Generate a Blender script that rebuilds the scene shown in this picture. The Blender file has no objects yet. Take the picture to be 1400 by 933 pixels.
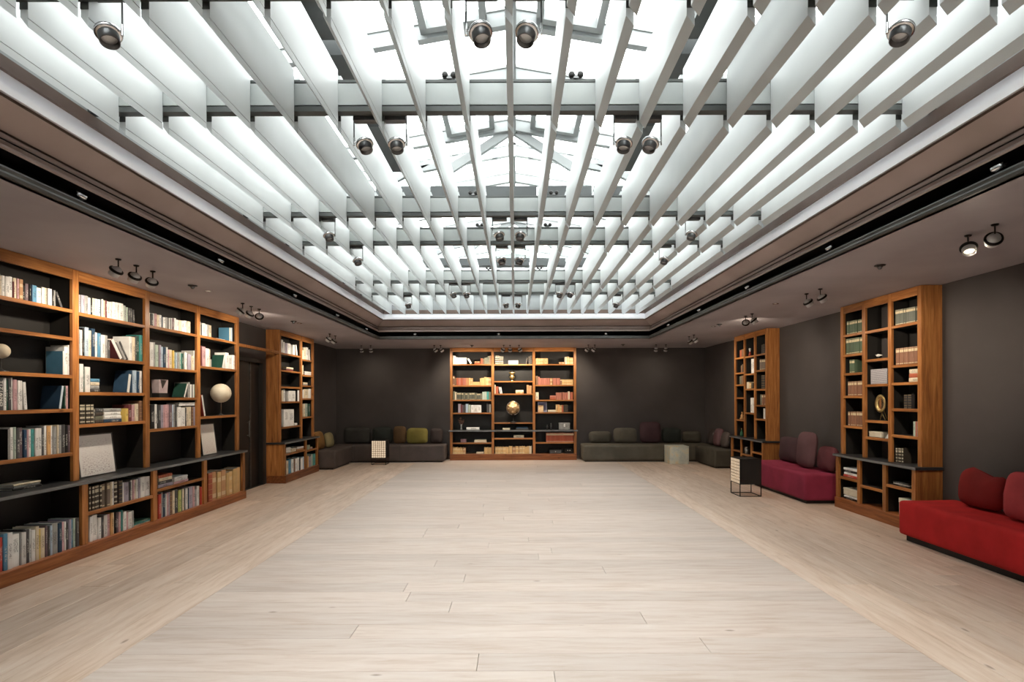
import bpy, bmesh, math, random
from mathutils import Vector, Matrix, noise
random.seed(7)
PI = math.pi
scene = bpy.context.scene
C = scene.collection

# ------------------------------------------------------------------ camera, sky, exposure
F, VX, VY, EYE, ROLL = 740.0, 704.0, 545.0, 1.65, 0.003
cam_data = bpy.data.cameras.new('camera')
cam_data.sensor_width = 36.0
cam_data.lens = 36.0 * F / 1400.0
cam_data.shift_x = -(VX - 700.0) / 1400.0
cam_data.shift_y = (VY - 466.5) / 1400.0
cam_data.clip_start = 0.05
cam = bpy.data.objects.new('camera', cam_data)
cam.location = (0, 0, EYE)
cam.rotation_euler = (PI / 2, ROLL, 0)
C.objects.link(cam)
scene.camera = cam

world = bpy.data.worlds.new('overcast_sky')
scene.world = world
world.use_nodes = True
bg = world.node_tree.nodes['Background']
bg.inputs['Color'].default_value = (0.97, 0.985, 1.0, 1)
bg.inputs['Strength'].default_value = 4.0
scene.view_settings.view_transform = 'Standard'
scene.view_settings.look = 'None'
scene.view_settings.gamma = 1.0
scene.view_settings.use_curve_mapping = False
scene.view_settings.exposure = 1.28
SPOT_W = 16.0

# ------------------------------------------------------------------ pixel -> place helpers (photo frame 1400 x 933)
def zat(px, py, Y):
    return EYE + (VY - ROLL * (px - VX) - py) * Y / F
def xat(px, Y):
    return (px - VX) * Y / F

# ------------------------------------------------------------------ materials
def newmat(name):
    m = bpy.data.materials.new(name); m.use_nodes = True
    nt = m.node_tree; nt.nodes.clear()
    out = nt.nodes.new('ShaderNodeOutputMaterial')
    return m, nt, out
def N(nt, t, **kw):
    n = nt.nodes.new(t)
    for k, v in kw.items():
        if k in n.inputs: n.inputs[k].default_value = v
        else: setattr(n, k, v)
    return n
def L(nt, a, b): nt.links.new(a, b)
def rgba(c): return (c[0], c[1], c[2], 1)
def ramp(nt, stops, interp='LINEAR'):
    r = nt.nodes.new('ShaderNodeValToRGB'); r.color_ramp.interpolation = interp
    e = r.color_ramp.elements
    while len(e) > 1: e.remove(e[0])
    e[0].position = stops[0][0]; e[0].color = rgba(stops[0][1])
    for p, c in stops[1:]:
        x = e.new(p); x.color = rgba(c)
    return r
def mathn(nt, op, a, b=None):
    n = nt.nodes.new('ShaderNodeMath'); n.operation = op
    for i, v in enumerate((a, b)):
        if v is None: continue
        if isinstance(v, (int, float)): n.inputs[i].default_value = v
        else: L(nt, v, n.inputs[i])
    return n.outputs[0]
def mixc(nt, fac, a, b, mode='MIX'):
    n = nt.nodes.new('ShaderNodeMix'); n.data_type = 'RGBA'; n.blend_type = mode
    for i, v in ((0, fac), (6, a), (7, b)):
        if isinstance(v, (int, float)): n.inputs[i].default_value = v
        elif isinstance(v, tuple): n.inputs[i].default_value = rgba(v)
        else: L(nt, v, n.inputs[i])
    return n.outputs[2]
def bsdf(nt, out, col, rough=0.6, metal=0.0, spec=0.5):
    p = nt.nodes.new('ShaderNodeBsdfPrincipled')
    if isinstance(col, tuple): p.inputs['Base Color'].default_value = rgba(col)
    else: L(nt, col, p.inputs['Base Color'])
    p.inputs['Roughness'].default_value = rough
    p.inputs['Metallic'].default_value = metal
    p.inputs['Specular IOR Level'].default_value = spec
    L(nt, p.outputs[0], out.inputs[0])
    return p
def bump(nt, p, height, strength=0.2, dist=0.01):
    b = N(nt, 'ShaderNodeBump'); b.inputs['Strength'].default_value = strength; b.inputs['Distance'].default_value = dist
    L(nt, height, b.inputs['Height']); L(nt, b.outputs[0], p.inputs['Normal'])
def mottled(name, c1, c2, scale=3.0, rough=0.7, metal=0.0, bumps=0.0, spec=0.4, detail=4.0, coord='Object'):
    m, nt, out = newmat(name)
    tc = N(nt, 'ShaderNodeTexCoord')
    n = N(nt, 'ShaderNodeTexNoise', Scale=scale, Detail=detail)
    L(nt, tc.outputs[coord], n.inputs['Vector'])
    r = ramp(nt, [(0.3, c1), (0.7, c2)]); L(nt, n.outputs[0], r.inputs[0])
    p = bsdf(nt, out, r.outputs[0], rough, metal, spec)
    if bumps:
        n2 = N(nt, 'ShaderNodeTexNoise', Scale=scale * 25, Detail=2.0)
        L(nt, tc.outputs[coord], n2.inputs['Vector']); bump(nt, p, n2.outputs[0], bumps, 0.004)
    return m
def wood(name, c1, c2, c3, axis, rough=0.4, stretch=14.0, rnd=0.5, knots=True, scale=2.2):
    """grain runs along local axis 0/1/2"""
    m, nt, out = newmat(name)
    tc = N(nt, 'ShaderNodeTexCoord'); oi = N(nt, 'ShaderNodeObjectInfo')
    mp = N(nt, 'ShaderNodeMapping')
    s = [stretch] * 3; s[axis] = 1.0
    mp.inputs['Scale'].default_value = s
    L(nt, tc.outputs['Object'], mp.inputs['Vector'])
    off = mathn(nt, 'MULTIPLY', oi.outputs['Random'], 37.0)
    cmb = N(nt, 'ShaderNodeCombineXYZ')
    for i in range(3): L(nt, off, cmb.inputs[i])
    L(nt, cmb.outputs[0], mp.inputs['Location'])
    n = N(nt, 'ShaderNodeTexNoise', Scale=scale, Detail=6.0, Roughness=0.6, Distortion=0.4)
    L(nt, mp.outputs[0], n.inputs['Vector'])
    r = ramp(nt, [(0.28, c1), (0.5, c2), (0.74, c3)]); L(nt, n.outputs[0], r.inputs[0])
    hsv = N(nt, 'ShaderNodeHueSaturation')
    v = mathn(nt, 'ADD', mathn(nt, 'MULTIPLY', oi.outputs['Random'], rnd), 1.0 - rnd / 2)
    L(nt, v, hsv.inputs['Value']); L(nt, r.outputs[0], hsv.inputs['Color'])
    col = hsv.outputs[0]
    if knots:
        mk = N(nt, 'ShaderNodeMapping'); sk = [7.0] * 3; sk[axis] = 2.6
        mk.inputs['Scale'].default_value = sk
        L(nt, tc.outputs['Object'], mk.inputs['Vector']); L(nt, cmb.outputs[0], mk.inputs['Location'])
        vo = N(nt, 'ShaderNodeTexVoronoi', Scale=0.55)
        L(nt, mk.outputs[0], vo.inputs['Vector'])
        kr = ramp(nt, [(0.025, (1, 1, 1)), (0.065, (0, 0, 0))]); L(nt, vo.outputs['Distance'], kr.inputs[0])
        kf = mathn(nt, 'MULTIPLY', kr.outputs[0], 0.75)
        dark = (c1[0] * 0.4, c1[1] * 0.35, c1[2] * 0.3)
        col = mixc(nt, kf, col, dark)
    p = bsdf(nt, out, col, rough, 0.0, 0.4)
    bump(nt, p, n.outputs[0], 0.08, 0.004)
    return m

M = {}
W1, W2, W3 = (0.18, 0.062, 0.018), (0.34, 0.132, 0.036), (0.50, 0.225, 0.070)
M['wood_h'] = wood('pine_grain_across', W1, W2, W3, 0)
M['wood_v'] = wood('pine_grain_upright', W1, W2, W3, 2)
M['wood_dark'] = wood('stained_plinth_wood', (0.13, 0.038, 0.012), (0.25, 0.080, 0.024), (0.37, 0.135, 0.045), 0)
FL = ((0.42, 0.318, 0.252), (0.50, 0.405, 0.342), (0.54, 0.458, 0.402))  # field toned darker than border to offset the skylight; boards are the same
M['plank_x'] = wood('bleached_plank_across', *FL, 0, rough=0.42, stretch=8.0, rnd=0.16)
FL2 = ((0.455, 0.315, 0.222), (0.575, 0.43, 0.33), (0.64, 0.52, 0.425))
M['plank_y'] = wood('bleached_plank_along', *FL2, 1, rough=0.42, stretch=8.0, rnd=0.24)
M['subfloor'] = mottled('subfloor', (0.12, 0.08, 0.05), (0.18, 0.12, 0.08), 4)
M['wall'] = mottled('dark_umber_wall_paint', (0.058, 0.050, 0.0475), (0.073, 0.064, 0.062), 1.3, 0.75)
M['soffit'] = mottled('mauve_grey_plaster', (0.31, 0.275, 0.285), (0.40, 0.36, 0.37), 1.1, 0.6, bumps=0.05)
M['black_panel'] = mottled('black_lacquer_panel', (0.010, 0.009, 0.008), (0.018, 0.016, 0.014), 2.0, 0.55)
M['counter'] = mottled('blackened_steel', (0.03, 0.032, 0.034), (0.055, 0.057, 0.06), 5.0, 0.38, 0.3)
M['steel_edge_highlight'] = mottled('highlight_steel_edge', (0.13, 0.135, 0.14), (0.21, 0.215, 0.22), 5.0, 0.4, 0.2)  # lighter steel tone holds the highlight along the counter front
M['aluminium'] = mottled('satin_aluminium', (0.52, 0.52, 0.52), (0.62, 0.62, 0.62), 9, 0.35, 0.4)
M['brown_fascia'] = mottled('brown_painted_cornice', (0.33, 0.25, 0.22), (0.41, 0.32, 0.29), 1.5, 0.55)
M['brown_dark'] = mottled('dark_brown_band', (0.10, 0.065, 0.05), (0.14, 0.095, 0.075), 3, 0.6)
M['grey_mould'] = mottled('dark_grey_moulding', (0.055, 0.055, 0.05), (0.085, 0.085, 0.08), 4, 0.5)
M['black_slot'] = mottled('black_slot', (0.006, 0.006, 0.006), (0.010, 0.010, 0.010), 3, 0.8)
M['white_ledge'] = mottled('pale_grey_ledge', (0.84, 0.83, 0.85), (0.88, 0.87, 0.89), 2, 0.5)
M['baffle'] = mottled('off_white_baffle', (0.46, 0.475, 0.47), (0.52, 0.535, 0.53), 2.0, 0.45, detail=2)
M['beam'] = mottled('pale_grey_beam', (0.28, 0.295, 0.285), (0.34, 0.355, 0.345), 2, 0.5)
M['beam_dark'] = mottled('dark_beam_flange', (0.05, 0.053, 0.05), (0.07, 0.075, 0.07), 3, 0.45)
M['roof_frame'] = mottled('grey_roof_frame', (0.25, 0.262, 0.26), (0.31, 0.322, 0.32), 2, 0.5)
M['roof_dark'] = mottled('dark_blind_cassette', (0.04, 0.043, 0.043), (0.06, 0.065, 0.065), 2, 0.5)
M['chrome'] = mottled('brushed_chrome', (0.55, 0.55, 0.55), (0.75, 0.75, 0.75), 20, 0.22, 1.0)
M['gunmetal'] = mottled('gunmetal', (0.09, 0.09, 0.09), (0.16, 0.16, 0.16), 12, 0.35, 0.8)
M['black_metal'] = mottled('black_metal', (0.012, 0.011, 0.010), (0.02, 0.018, 0.016), 6, 0.45, 0.4)
M['paper'] = mottled('page_block', (0.70, 0.66, 0.57), (0.80, 0.77, 0.70), 60, 0.9)
M['print_paper'] = None
M['gold'] = mottled('old_gold', (0.45, 0.30, 0.10), (0.80, 0.62, 0.30), 14, 0.3, 0.85)
M['copper'] = mottled('crumpled_copper', (0.45, 0.22, 0.08), (0.95, 0.72, 0.42), 26, 0.35, 0.7, bumps=0.8)
M['cream_globe'] = mottled('aged_globe_paper', (0.52, 0.43, 0.30), (0.74, 0.68, 0.56), 5, 0.55)
M['ceramic'] = mottled('white_ceramic', (0.75, 0.73, 0.68), (0.82, 0.80, 0.76), 8, 0.35)
M['door'] = mottled('near_black_door', (0.012, 0.010, 0.009), (0.022, 0.018, 0.015), 2.5, 0.4)
M['mirror'] = mottled('mirror_glass', (0.8, 0.8, 0.8), (0.9, 0.9, 0.9), 2, 0.06, 1.0)
M['stem'] = mottled('dried_stem', (0.16, 0.07, 0.05), (0.30, 0.15, 0.10), 30, 0.8)
def fabric(name, c):
    d = tuple(x * 0.72 for x in c)
    m, nt, out = newmat(name)
    tc = N(nt, 'ShaderNodeTexCoord')
    n = N(nt, 'ShaderNodeTexNoise', Scale=4.0, Detail=3.0); L(nt, tc.outputs['Object'], n.inputs['Vector'])
    r = ramp(nt, [(0.3, d), (0.7, c)]); L(nt, n.outputs[0], r.inputs[0])
    p = bsdf(nt, out, r.outputs[0], 0.85, 0.0, 0.2)
    n2 = N(nt, 'ShaderNodeTexNoise', Scale=220.0, Detail=1.0); L(nt, tc.outputs['Object'], n2.inputs['Vector'])
    bump(nt, p, n2.outputs[0], 0.25, 0.002)
    return m
def glass():
    m, nt, out = newmat('skylight_glass')
    tr = N(nt, 'ShaderNodeBsdfTransparent'); tr.inputs['Color'].default_value = (0.95, 0.97, 0.96, 1)
    gl = N(nt, 'ShaderNodeBsdfGlossy'); gl.inputs['Roughness'].default_value = 0.03
    mx = N(nt, 'ShaderNodeMixShader'); mx.inputs[0].default_value = 0.035
    L(nt, tr.outputs[0], mx.inputs[1]); L(nt, gl.outputs[0], mx.inputs[2])
    L(nt, mx.outputs[0], out.inputs[0])
    return m
M['glass'] = glass()
def lit(name, c, s, grid=False):
    m, nt, out = newmat(name)
    e = N(nt, 'ShaderNodeEmission'); e.inputs['Strength'].default_value = s
    e.inputs['Color'].default_value = rgba(c)
    L(nt, e.outputs[0], out.inputs[0])
    return m
M['lens'] = lit('warm_lamp_lens', (1.0, 0.80, 0.55), 1.6)
M['lamp_fabric'] = lit('glowing_lamp_screen', (1.0, 0.76, 0.52), 0.30)

def book_mat(kind):
    m, nt, out = newmat('book_' + kind)
    oi = N(nt, 'ShaderNodeObjectInfo'); tc = N(nt, 'ShaderNodeTexCoord')
    sg = N(nt, 'ShaderNodeSeparateXYZ'); L(nt, tc.outputs['Generated'], sg.inputs[0])
    so = N(nt, 'ShaderNodeSeparateXYZ'); L(nt, tc.outputs['Object'], so.inputs[0])
    lum = N(nt, 'ShaderNodeRGBToBW'); L(nt, oi.outputs['Color'], lum.inputs[0])
    nz = N(nt, 'ShaderNodeTexNoise', Scale=9.0, Detail=3.0); L(nt, tc.outputs['Object'], nz.inputs['Vector'])
    vv = mathn(nt, 'ADD', mathn(nt, 'MULTIPLY', nz.outputs[0], 0.5), 0.75)
    hs = N(nt, 'ShaderNodeHueSaturation'); L(nt, vv, hs.inputs['Value']); L(nt, oi.outputs['Color'], hs.inputs['Color'])
    col = hs.outputs[0]
    spine = mathn(nt, 'LESS_THAN', so.outputs[1], 0.0035)
    if kind == 'cloth':
        mp = N(nt, 'ShaderNodeMapping'); mp.inputs['Scale'].default_value = (85, 10, 210)
        L(nt, tc.outputs['Object'], mp.inputs['Vector'])
        cm = N(nt, 'ShaderNodeCombineXYZ')
        for i in range(3): L(nt, mathn(nt, 'MULTIPLY', oi.outputs['Random'], 91.0), cm.inputs[i])
        L(nt, cm.outputs[0], mp.inputs['Location'])
        nn = N(nt, 'ShaderNodeTexNoise', Scale=1.0, Detail=0.0); L(nt, mp.outputs[0], nn.inputs['Vector'])
        let = mathn(nt, 'GREATER_THAN', nn.outputs[0], 0.52)
        lo = mathn(nt, 'ADD', mathn(nt, 'MULTIPLY', oi.outputs['Random'], 0.35), 0.12)
        zb = mathn(nt, 'MULTIPLY', mathn(nt, 'GREATER_THAN', sg.outputs[2], lo),
                   mathn(nt, 'LESS_THAN', sg.outputs[2], mathn(nt, 'ADD', lo, 0.42)))
        xb = mathn(nt, 'LESS_THAN', mathn(nt, 'ABSOLUTE', mathn(nt, 'SUBTRACT', sg.outputs[0], 0.5)), 0.27)
        mk = mathn(nt, 'MULTIPLY', mathn(nt, 'MULTIPLY', let, zb), mathn(nt, 'MULTIPLY', xb, spine))
        ink = mixc(nt, mathn(nt, 'GREATER_THAN', lum.outputs[0], 0.25), (0.62, 0.60, 0.55), (0.05, 0.045, 0.05))
        col = mixc(nt, mathn(nt, 'MULTIPLY', mk, 0.6), col, ink)
        rough = 0.55
    else:
        st = {'leather': [(0.0, 0), (0.05, 1), (0.065, 0), (0.22, 1), (0.235, 0), (0.40, 1), (0.415, 0), (0.60, 1), (0.615, 0), (0.78, 1), (0.795, 0), (0.94, 1), (0.96, 0)],
              'banded': [(0.0, 0), (0.05, 1), (0.09, 0), (0.74, 1), (0.90, 0), (0.95, 1), (0.965, 0)],
              'check': [(0.0, 0), (0.08, 1), (0.14, 0), (0.28, 1), (0.36, 0), (0.52, 1), (0.58, 0), (0.70, 1), (0.84, 0), (0.90, 1), (0.97, 0)],
              'vellum': [(0.0, 0), (0.08, 1), (0.22, 0), (0.62, 1), (0.78, 0)]}[kind]
        r = ramp(nt, [(p, (v, v, v)) for p, v in st], 'CONSTANT'); L(nt, sg.outputs[2], r.inputs[0])
        gc = {'leather': (0.52, 0.36, 0.14), 'banded': (0.72, 0.60, 0.38), 'check': (0.62, 0.56, 0.42), 'vellum': (0.80, 0.68, 0.44)}[kind]
        f = {'leather': 0.75, 'banded': 0.85, 'check': 0.85, 'vellum': 0.35}[kind]
        if kind == 'vellum':
            f = mathn(nt, 'MULTIPLY', mathn(nt, 'GREATER_THAN', oi.outputs['Random'], 0.45), 0.55)
        mk = mathn(nt, 'MULTIPLY', mathn(nt, 'MULTIPLY', r.outputs[0], spine), f)
        col = mixc(nt, mk, col, gc)
        rough = 0.5
    bsdf(nt, out, col, rough, 0, 0.35)
    return m
for k in ('cloth', 'leather', 'banded', 'check', 'vellum'): M['book_' + k] = book_mat(k)

def print_mat(name, inkc, paper, amount):
    m, nt, out = newmat(name)
    tc = N(nt, 'ShaderNodeTexCoord'); sg = N(nt, 'ShaderNodeSeparateXYZ'); L(nt, tc.outputs['Generated'], sg.inputs[0])
    mp = N(nt, 'ShaderNodeMapping'); mp.inputs['Scale'].default_value = (11, 1, 38); L(nt, tc.outputs['Generated'], mp.inputs['Vector'])
    n = N(nt, 'ShaderNodeTexNoise', Scale=1.6, Detail=5.0); L(nt, mp.outputs[0], n.inputs['Vector'])
    let = mathn(nt, 'GREATER_THAN', n.outputs[0], 0.55)
    zr = ramp(nt, [(0.0, (0, 0, 0)), (0.06, (1, 1, 1)), (0.45, (0.6, 0.6, 0.6)), (0.60, (0.12, 0.12, 0.12)), (0.86, (0.5, 0.5, 0.5)), (0.93, (0, 0, 0))])
    L(nt, sg.outputs[2], zr.inputs[0])
    xb = mathn(nt, 'LESS_THAN', mathn(nt, 'ABSOLUTE', mathn(nt, 'SUBTRACT', sg.outputs[0], 0.5)), 0.42)
    f = mathn(nt, 'MULTIPLY', mathn(nt, 'MULTIPLY', let, zr.outputs[0]), mathn(nt, 'MULTIPLY', xb, amount))
    bsdf(nt, out, mixc(nt, f, paper, inkc), 0.4, 0, 0.4)
    return m
M['certificate'] = print_mat('certificate_print', (0.36, 0.28, 0.28), (0.74, 0.70, 0.67), 0.9)
M['poster'] = print_mat('red_print', (0.50, 0.26, 0.23), (0.76, 0.71, 0.64), 1.0)

# ------------------------------------------------------------------ mesh helpers
def link(o, parent=None):
    C.objects.link(o)
    if parent: o.parent = parent
    return o
def tag(o, label=None, cat=None, group=None, kind=None):
    if label: o['label'] = label
    if cat: o['category'] = cat
    if group: o['group'] = group
    if kind: o['kind'] = kind
    return o
def empty(name, loc=(0, 0, 0), rz=0.0, parent=None):
    o = bpy.data.objects.new(name, None); o.empty_display_size = 0.1
    o.location = loc; o.rotation_euler = (0, 0, rz)
    return link(o, parent)
def mesh_obj(name, verts, faces, mat, parent=None, loc=(0, 0, 0), rot=(0, 0, 0), smooth=False):
    me = bpy.data.meshes.new(name); me.from_pydata(verts, [], faces)
    me.materials.append(M[mat] if isinstance(mat, str) else mat)
    if smooth:
        for p in me.polygons: p.use_smooth = True
    o = bpy.data.objects.new(name, me); o.location = loc; o.rotation_euler = rot
    return link(o, parent)
def bm_obj(name, bm, mat, parent=None, loc=(0, 0, 0), rot=(0, 0, 0), smooth=False):
    me = bpy.data.meshes.new(name); bmesh.ops.recalc_face_normals(bm, faces=bm.faces); bm.to_mesh(me); bm.free()
    me.materials.append(M[mat] if isinstance(mat, str) else mat)
    if smooth:
        for p in me.polygons: p.use_smooth = True
    o = bpy.data.objects.new(name, me); o.location = loc; o.rotation_euler = rot
    return link(o, parent)
BOXF = [(0, 3, 2, 1), (4, 5, 6, 7), (0, 1, 5, 4), (1, 2, 6, 5), (2, 3, 7, 6), (3, 0, 4, 7)]
def boxv(x0, x1, y0, y1, z0, z1):
    return [(x0, y0, z0), (x1, y0, z0), (x1, y1, z0), (x0, y1, z0), (x0, y0, z1), (x1, y0, z1), (x1, y1, z1), (x0, y1, z1)]
def box(name, x0, x1, y0, y1, z0, z1, mat, parent=None, bev=0.0, seg=1):
    c = ((x0 + x1) / 2, (y0 + y1) / 2, z0)
    v = boxv(x0 - c[0], x1 - c[0], y0 - c[1], y1 - c[1], 0, z1 - z0)
    if bev <= 0:
        return mesh_obj(name, v, BOXF, mat, parent, c)
    bm = bmesh.new()
    vs = [bm.verts.new(p) for p in v]
    for f in BOXF: bm.faces.new([vs[i] for i in f])
    bmesh.ops.bevel(bm, geom=list(bm.edges), offset=bev, segments=seg, affect='EDGES', profile=0.6)
    return bm_obj(name, bm, mat, parent, c, smooth=seg > 1)
def add_box(bm, x0, x1, y0, y1, z0, z1, mx=None):
    vs = [bm.verts.new(mx @ Vector(p) if mx else p) for p in boxv(x0, x1, y0, y1, z0, z1)]
    for f in BOXF: bm.faces.new([vs[i] for i in f])
def add_tube(bm, a, b, r, n=8, r2=None):
    a, b = Vector(a), Vector(b); d = (b - a); q = d.to_track_quat('Z', 'Y').to_matrix()
    r2 = r if r2 is None else r2
    A = [bm.verts.new(a + q @ Vector((r * math.cos(2 * PI * i / n), r * math.sin(2 * PI * i / n), 0))) for i in range(n)]
    B = [bm.verts.new(b + q @ Vector((r2 * math.cos(2 * PI * i / n), r2 * math.sin(2 * PI * i / n), 0))) for i in range(n)]
    for i in range(n): bm.faces.new((A[i], A[(i + 1) % n], B[(i + 1) % n], B[i]))
    bm.faces.new(A[::-1]); bm.faces.new(B)
def add_lathe(bm, prof, n=20, mx=None):
    rings = []
    for r, z in prof:
        if r < 1e-6:
            p = Vector((0, 0, z)); rings.append([bm.verts.new(mx @ p if mx else p)])
        else:
            rg = []
            for i in range(n):
                p = Vector((r * math.cos(2 * PI * i / n), r * math.sin(2 * PI * i / n), z))
                rg.append(bm.verts.new(mx @ p if mx else p))
            rings.append(rg)
    for A, B in zip(rings, rings[1:]):
        for i in range(n):
            j = (i + 1) % n
            if len(A) == 1 and len(B) == 1: continue
            if len(A) == 1: bm.faces.new((A[0], B[i], B[j]))
            elif len(B) == 1: bm.faces.new((A[i], A[j], B[0]))
            else: bm.faces.new((A[i], A[j], B[j], B[i]))
def lathe(name, prof, mat, parent=None, loc=(0, 0, 0), rot=(0, 0, 0), n=20):
    bm = bmesh.new(); add_lathe(bm, prof, n)
    return bm_obj(name, bm, mat, parent, loc, rot, smooth=True)
def copy_tree(o, parent=None):
    c = o.copy(); C.objects.link(c); c.parent = parent
    for ch in list(o.children): copy_tree(ch, c)
    return c
def pillow_mesh(w, d, h, ex=2.6, ez=2.2, nu=22, nv=14, sag=0.0, seed=0):
    """upright cushion: width x, thickness y, height z from 0; superellipsoid"""
    def sp(c, e): return math.copysign(abs(c) ** (2.0 / e), c)
    V, Fc = [], []
    for j in range(nv + 1):
        # pole axis is the thickness (y)
        ph = -PI / 2 + PI * j / nv
        for i in range(nu):
            th = 2 * PI * i / nu
            k = sp(math.cos(ph), ez)
            x = w / 2 * sp(math.cos(th), 5.0) * k
            z = h / 2 * sp(math.sin(th), ex * 1.6) * k
            y = d / 2 * sp(math.sin(ph), ez)
            zz = z + h / 2
            if sag and z > 0: zz -= sag * math.sin(2.2 * x / w * PI) * (z / (h / 2))
            nn = noise.noise(Vector((x * 7 + seed, y * 7, z * 7))) * 0.010
            V.append((x + nn, y + nn * 0.6, max(0.0, zz + nn)))
    for j in range(nv):
        for i in range(nu):
            a, b = j * nu + i, j * nu + (i + 1) % nu
            Fc.append((a, b, b + nu, a + nu))
    return V, Fc
# ------------------------------------------------------------------ the room
XL, XR, YB, YF, ZC = -4.87, 5.187, 14.77, -3.4, EYE + 1.367
TH = 0.15
floor = box('floor', XL - TH, XR + TH, YF - TH, YB + TH, -0.12, -0.024, 'subfloor'); tag(floor, 'bleached wide plank timber floor of the library hall', 'floor', kind='structure')
DZ0, DZ1 = 9.06, 10.5      # doorway in the left wall
bm = bmesh.new()
add_box(bm, XL - TH, XL, YF - TH, DZ0, 0, ZC + 0.1); add_box(bm, XL - TH, XL, DZ1, YB + TH, 0, ZC + 0.1); add_box(bm, XL - TH, XL, DZ0, DZ1, 2.42, ZC + 0.1)
tag(bm_obj('wall_left', bm, 'wall'), 'dark umber painted wall behind the left bookcases', 'wall', kind='structure')
tag(box('wall_right', XR, XR + TH, YF - TH, YB + TH, 0, ZC + 0.1, 'wall'), 'dark umber painted wall behind the red and purple sofas', 'wall', kind='structure')
tag(box('wall_back', XL, XR, YB, YB + TH, 0, ZC + 0.1, 'wall'), 'dark umber end wall behind the three bay bookcase', 'wall', kind='structure')
tag(box('wall_front', XL, XR, YF - TH, YF, 0, ZC + 0.1, 'wall'), 'dark umber wall behind the viewer', 'wall', kind='structure')
# the door
d1 = tag(empty('door_1', (XL, (DZ0 + DZ1) / 2, 0)), 'near black tall door between the two left bookcases', 'door', kind='structure')
hw = (DZ1 - DZ0) / 2
box('door_leaf', -0.12, -0.07, -hw + 0.07, 0.30, 0.005, 2.34, 'door', d1)
box('door_leaf', -0.12, -0.07, 0.31, hw - 0.07, 0.005, 2.34, 'door', d1)
box('door_jamb', -0.15, 0.012, -hw, -hw + 0.07, 0, 2.42, 'black_panel', d1)
box('door_jamb', -0.15, 0.012, hw - 0.07, hw, 0, 2.42, 'black_panel', d1)
box('door_head', -0.15, 0.012, -hw + 0.07, hw - 0.07, 2.34, 2.42, 'black_panel', d1)
box('added_threshold', -0.15, 0.0, -hw, hw, -0.03, 0.004, 'black_panel', d1)  # added strip, stops light leaking in under the door leaves
box('meeting_strip', -0.07, -0.05, 0.285, 0.315, 0.005, 2.34, 'gunmetal', d1)
bm = bmesh.new(); add_tube(bm, (-0.03, 0.2, 0.95), (-0.03, 0.2, 1.25), 0.012); add_tube(bm, (-0.07, 0.2, 0.98), (-0.03, 0.2, 0.98), 0.008); add_tube(bm, (-0.07, 0.2, 1.22), (-0.03, 0.2, 1.22), 0.008)
bm_obj('handle', bm, 'gunmetal', d1, smooth=True)
# floor planks: a field of boards laid across the hall, framed by boards running along it
def plank(x0, x1, y0, y1, mat):
    g = 0.0012
    x0 += g; x1 -= g; y0 += g; y1 -= g
    cx, cy = (x0 + x1) / 2, (y0 + y1) / 2
    a, b, e, h = (x1 - x0) / 2, (y1 - y0) / 2, 0.002, 0.024
    V = [(-a, -b, 0), (a, -b, 0), (a, b, 0), (-a, b, 0), (-a, -b, h - e), (a, -b, h - e), (a, b, h - e), (-a, b, h - e),
         (-a + e, -b + e, h), (a - e, -b + e, h), (a - e, b - e, h), (-a + e, b - e, h)]
    Fc = [(0, 1, 5, 4), (1, 2, 6, 5), (2, 3, 7, 6), (3, 0, 4, 7), (4, 5, 9, 8), (5, 6, 10, 9), (6, 7, 11, 10), (7, 4, 8, 11), (8, 9, 10, 11)]
    return mesh_obj('plank', V, Fc, mat, floor, (cx - floor.location.x, cy - floor.location.y, -0.024 - floor.location.z))
FX0, FX1 = -2.56, 2.62
y = -1.0; k = 0
while y < 13.9:
    w = 0.225
    cuts = [FX0, FX0 + 5.18 * random.uniform(0.25, 0.75), FX1]
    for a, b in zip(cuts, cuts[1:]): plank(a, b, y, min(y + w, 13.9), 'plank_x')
    y += w; k += 1
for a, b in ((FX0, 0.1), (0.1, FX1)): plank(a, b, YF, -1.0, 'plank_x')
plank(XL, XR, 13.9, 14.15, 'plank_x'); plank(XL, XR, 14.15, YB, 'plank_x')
def strips(x0, x1, n):
    w = (x1 - x0) / n
    for i in range(n):
        yy = -1.0 + random.uniform(-2.2, 0)
        ys = [YF]
        while yy < 13.4:
            if yy > YF + 0.6: ys.append(yy)
            yy += random.uniform(3.2, 4.6)
        ys.append(13.9)
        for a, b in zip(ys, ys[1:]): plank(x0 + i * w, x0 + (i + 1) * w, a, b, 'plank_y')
strips(XL, FX0, 9)
strips(FX1, XR, 10)

# ------------------------------------------------------------------ ceiling, coffer and cornice
CXL, CXR, CYB, CYF = -3.115, 3.085, 12.42, -2.2     # soffit opening
bm = bmesh.new()
def ring_slab(bm, ox0, ox1, oy0, oy1, ix0, ix1, iy0, iy1, z0, z1):
    add_box(bm, ox0, ix0, oy0, oy1, z0, z1); add_box(bm, ix1, ox1, oy0, oy1, z0, z1)
    add_box(bm, ix0, ix1, oy0, iy0, z0, z1); add_box(bm, ix0, ix1, iy1, oy1, z0, z1)
ring_slab(bm, XL, XR, YF, YB, CXL - 0.02, CXR + 0.02, CYF - 0.02, CYB + 0.02, ZC, ZC + 0.05)
ceiling = tag(bm_obj('ceiling', bm, 'soffit'), 'mauve grey plaster ceiling around the long glazed coffer', 'ceiling', kind='structure')
trim = tag(empty('trim_1', (0, 0, 0)), 'stepped brown cornice with black slot around the skylight coffer', 'trim', kind='structure')
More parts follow.
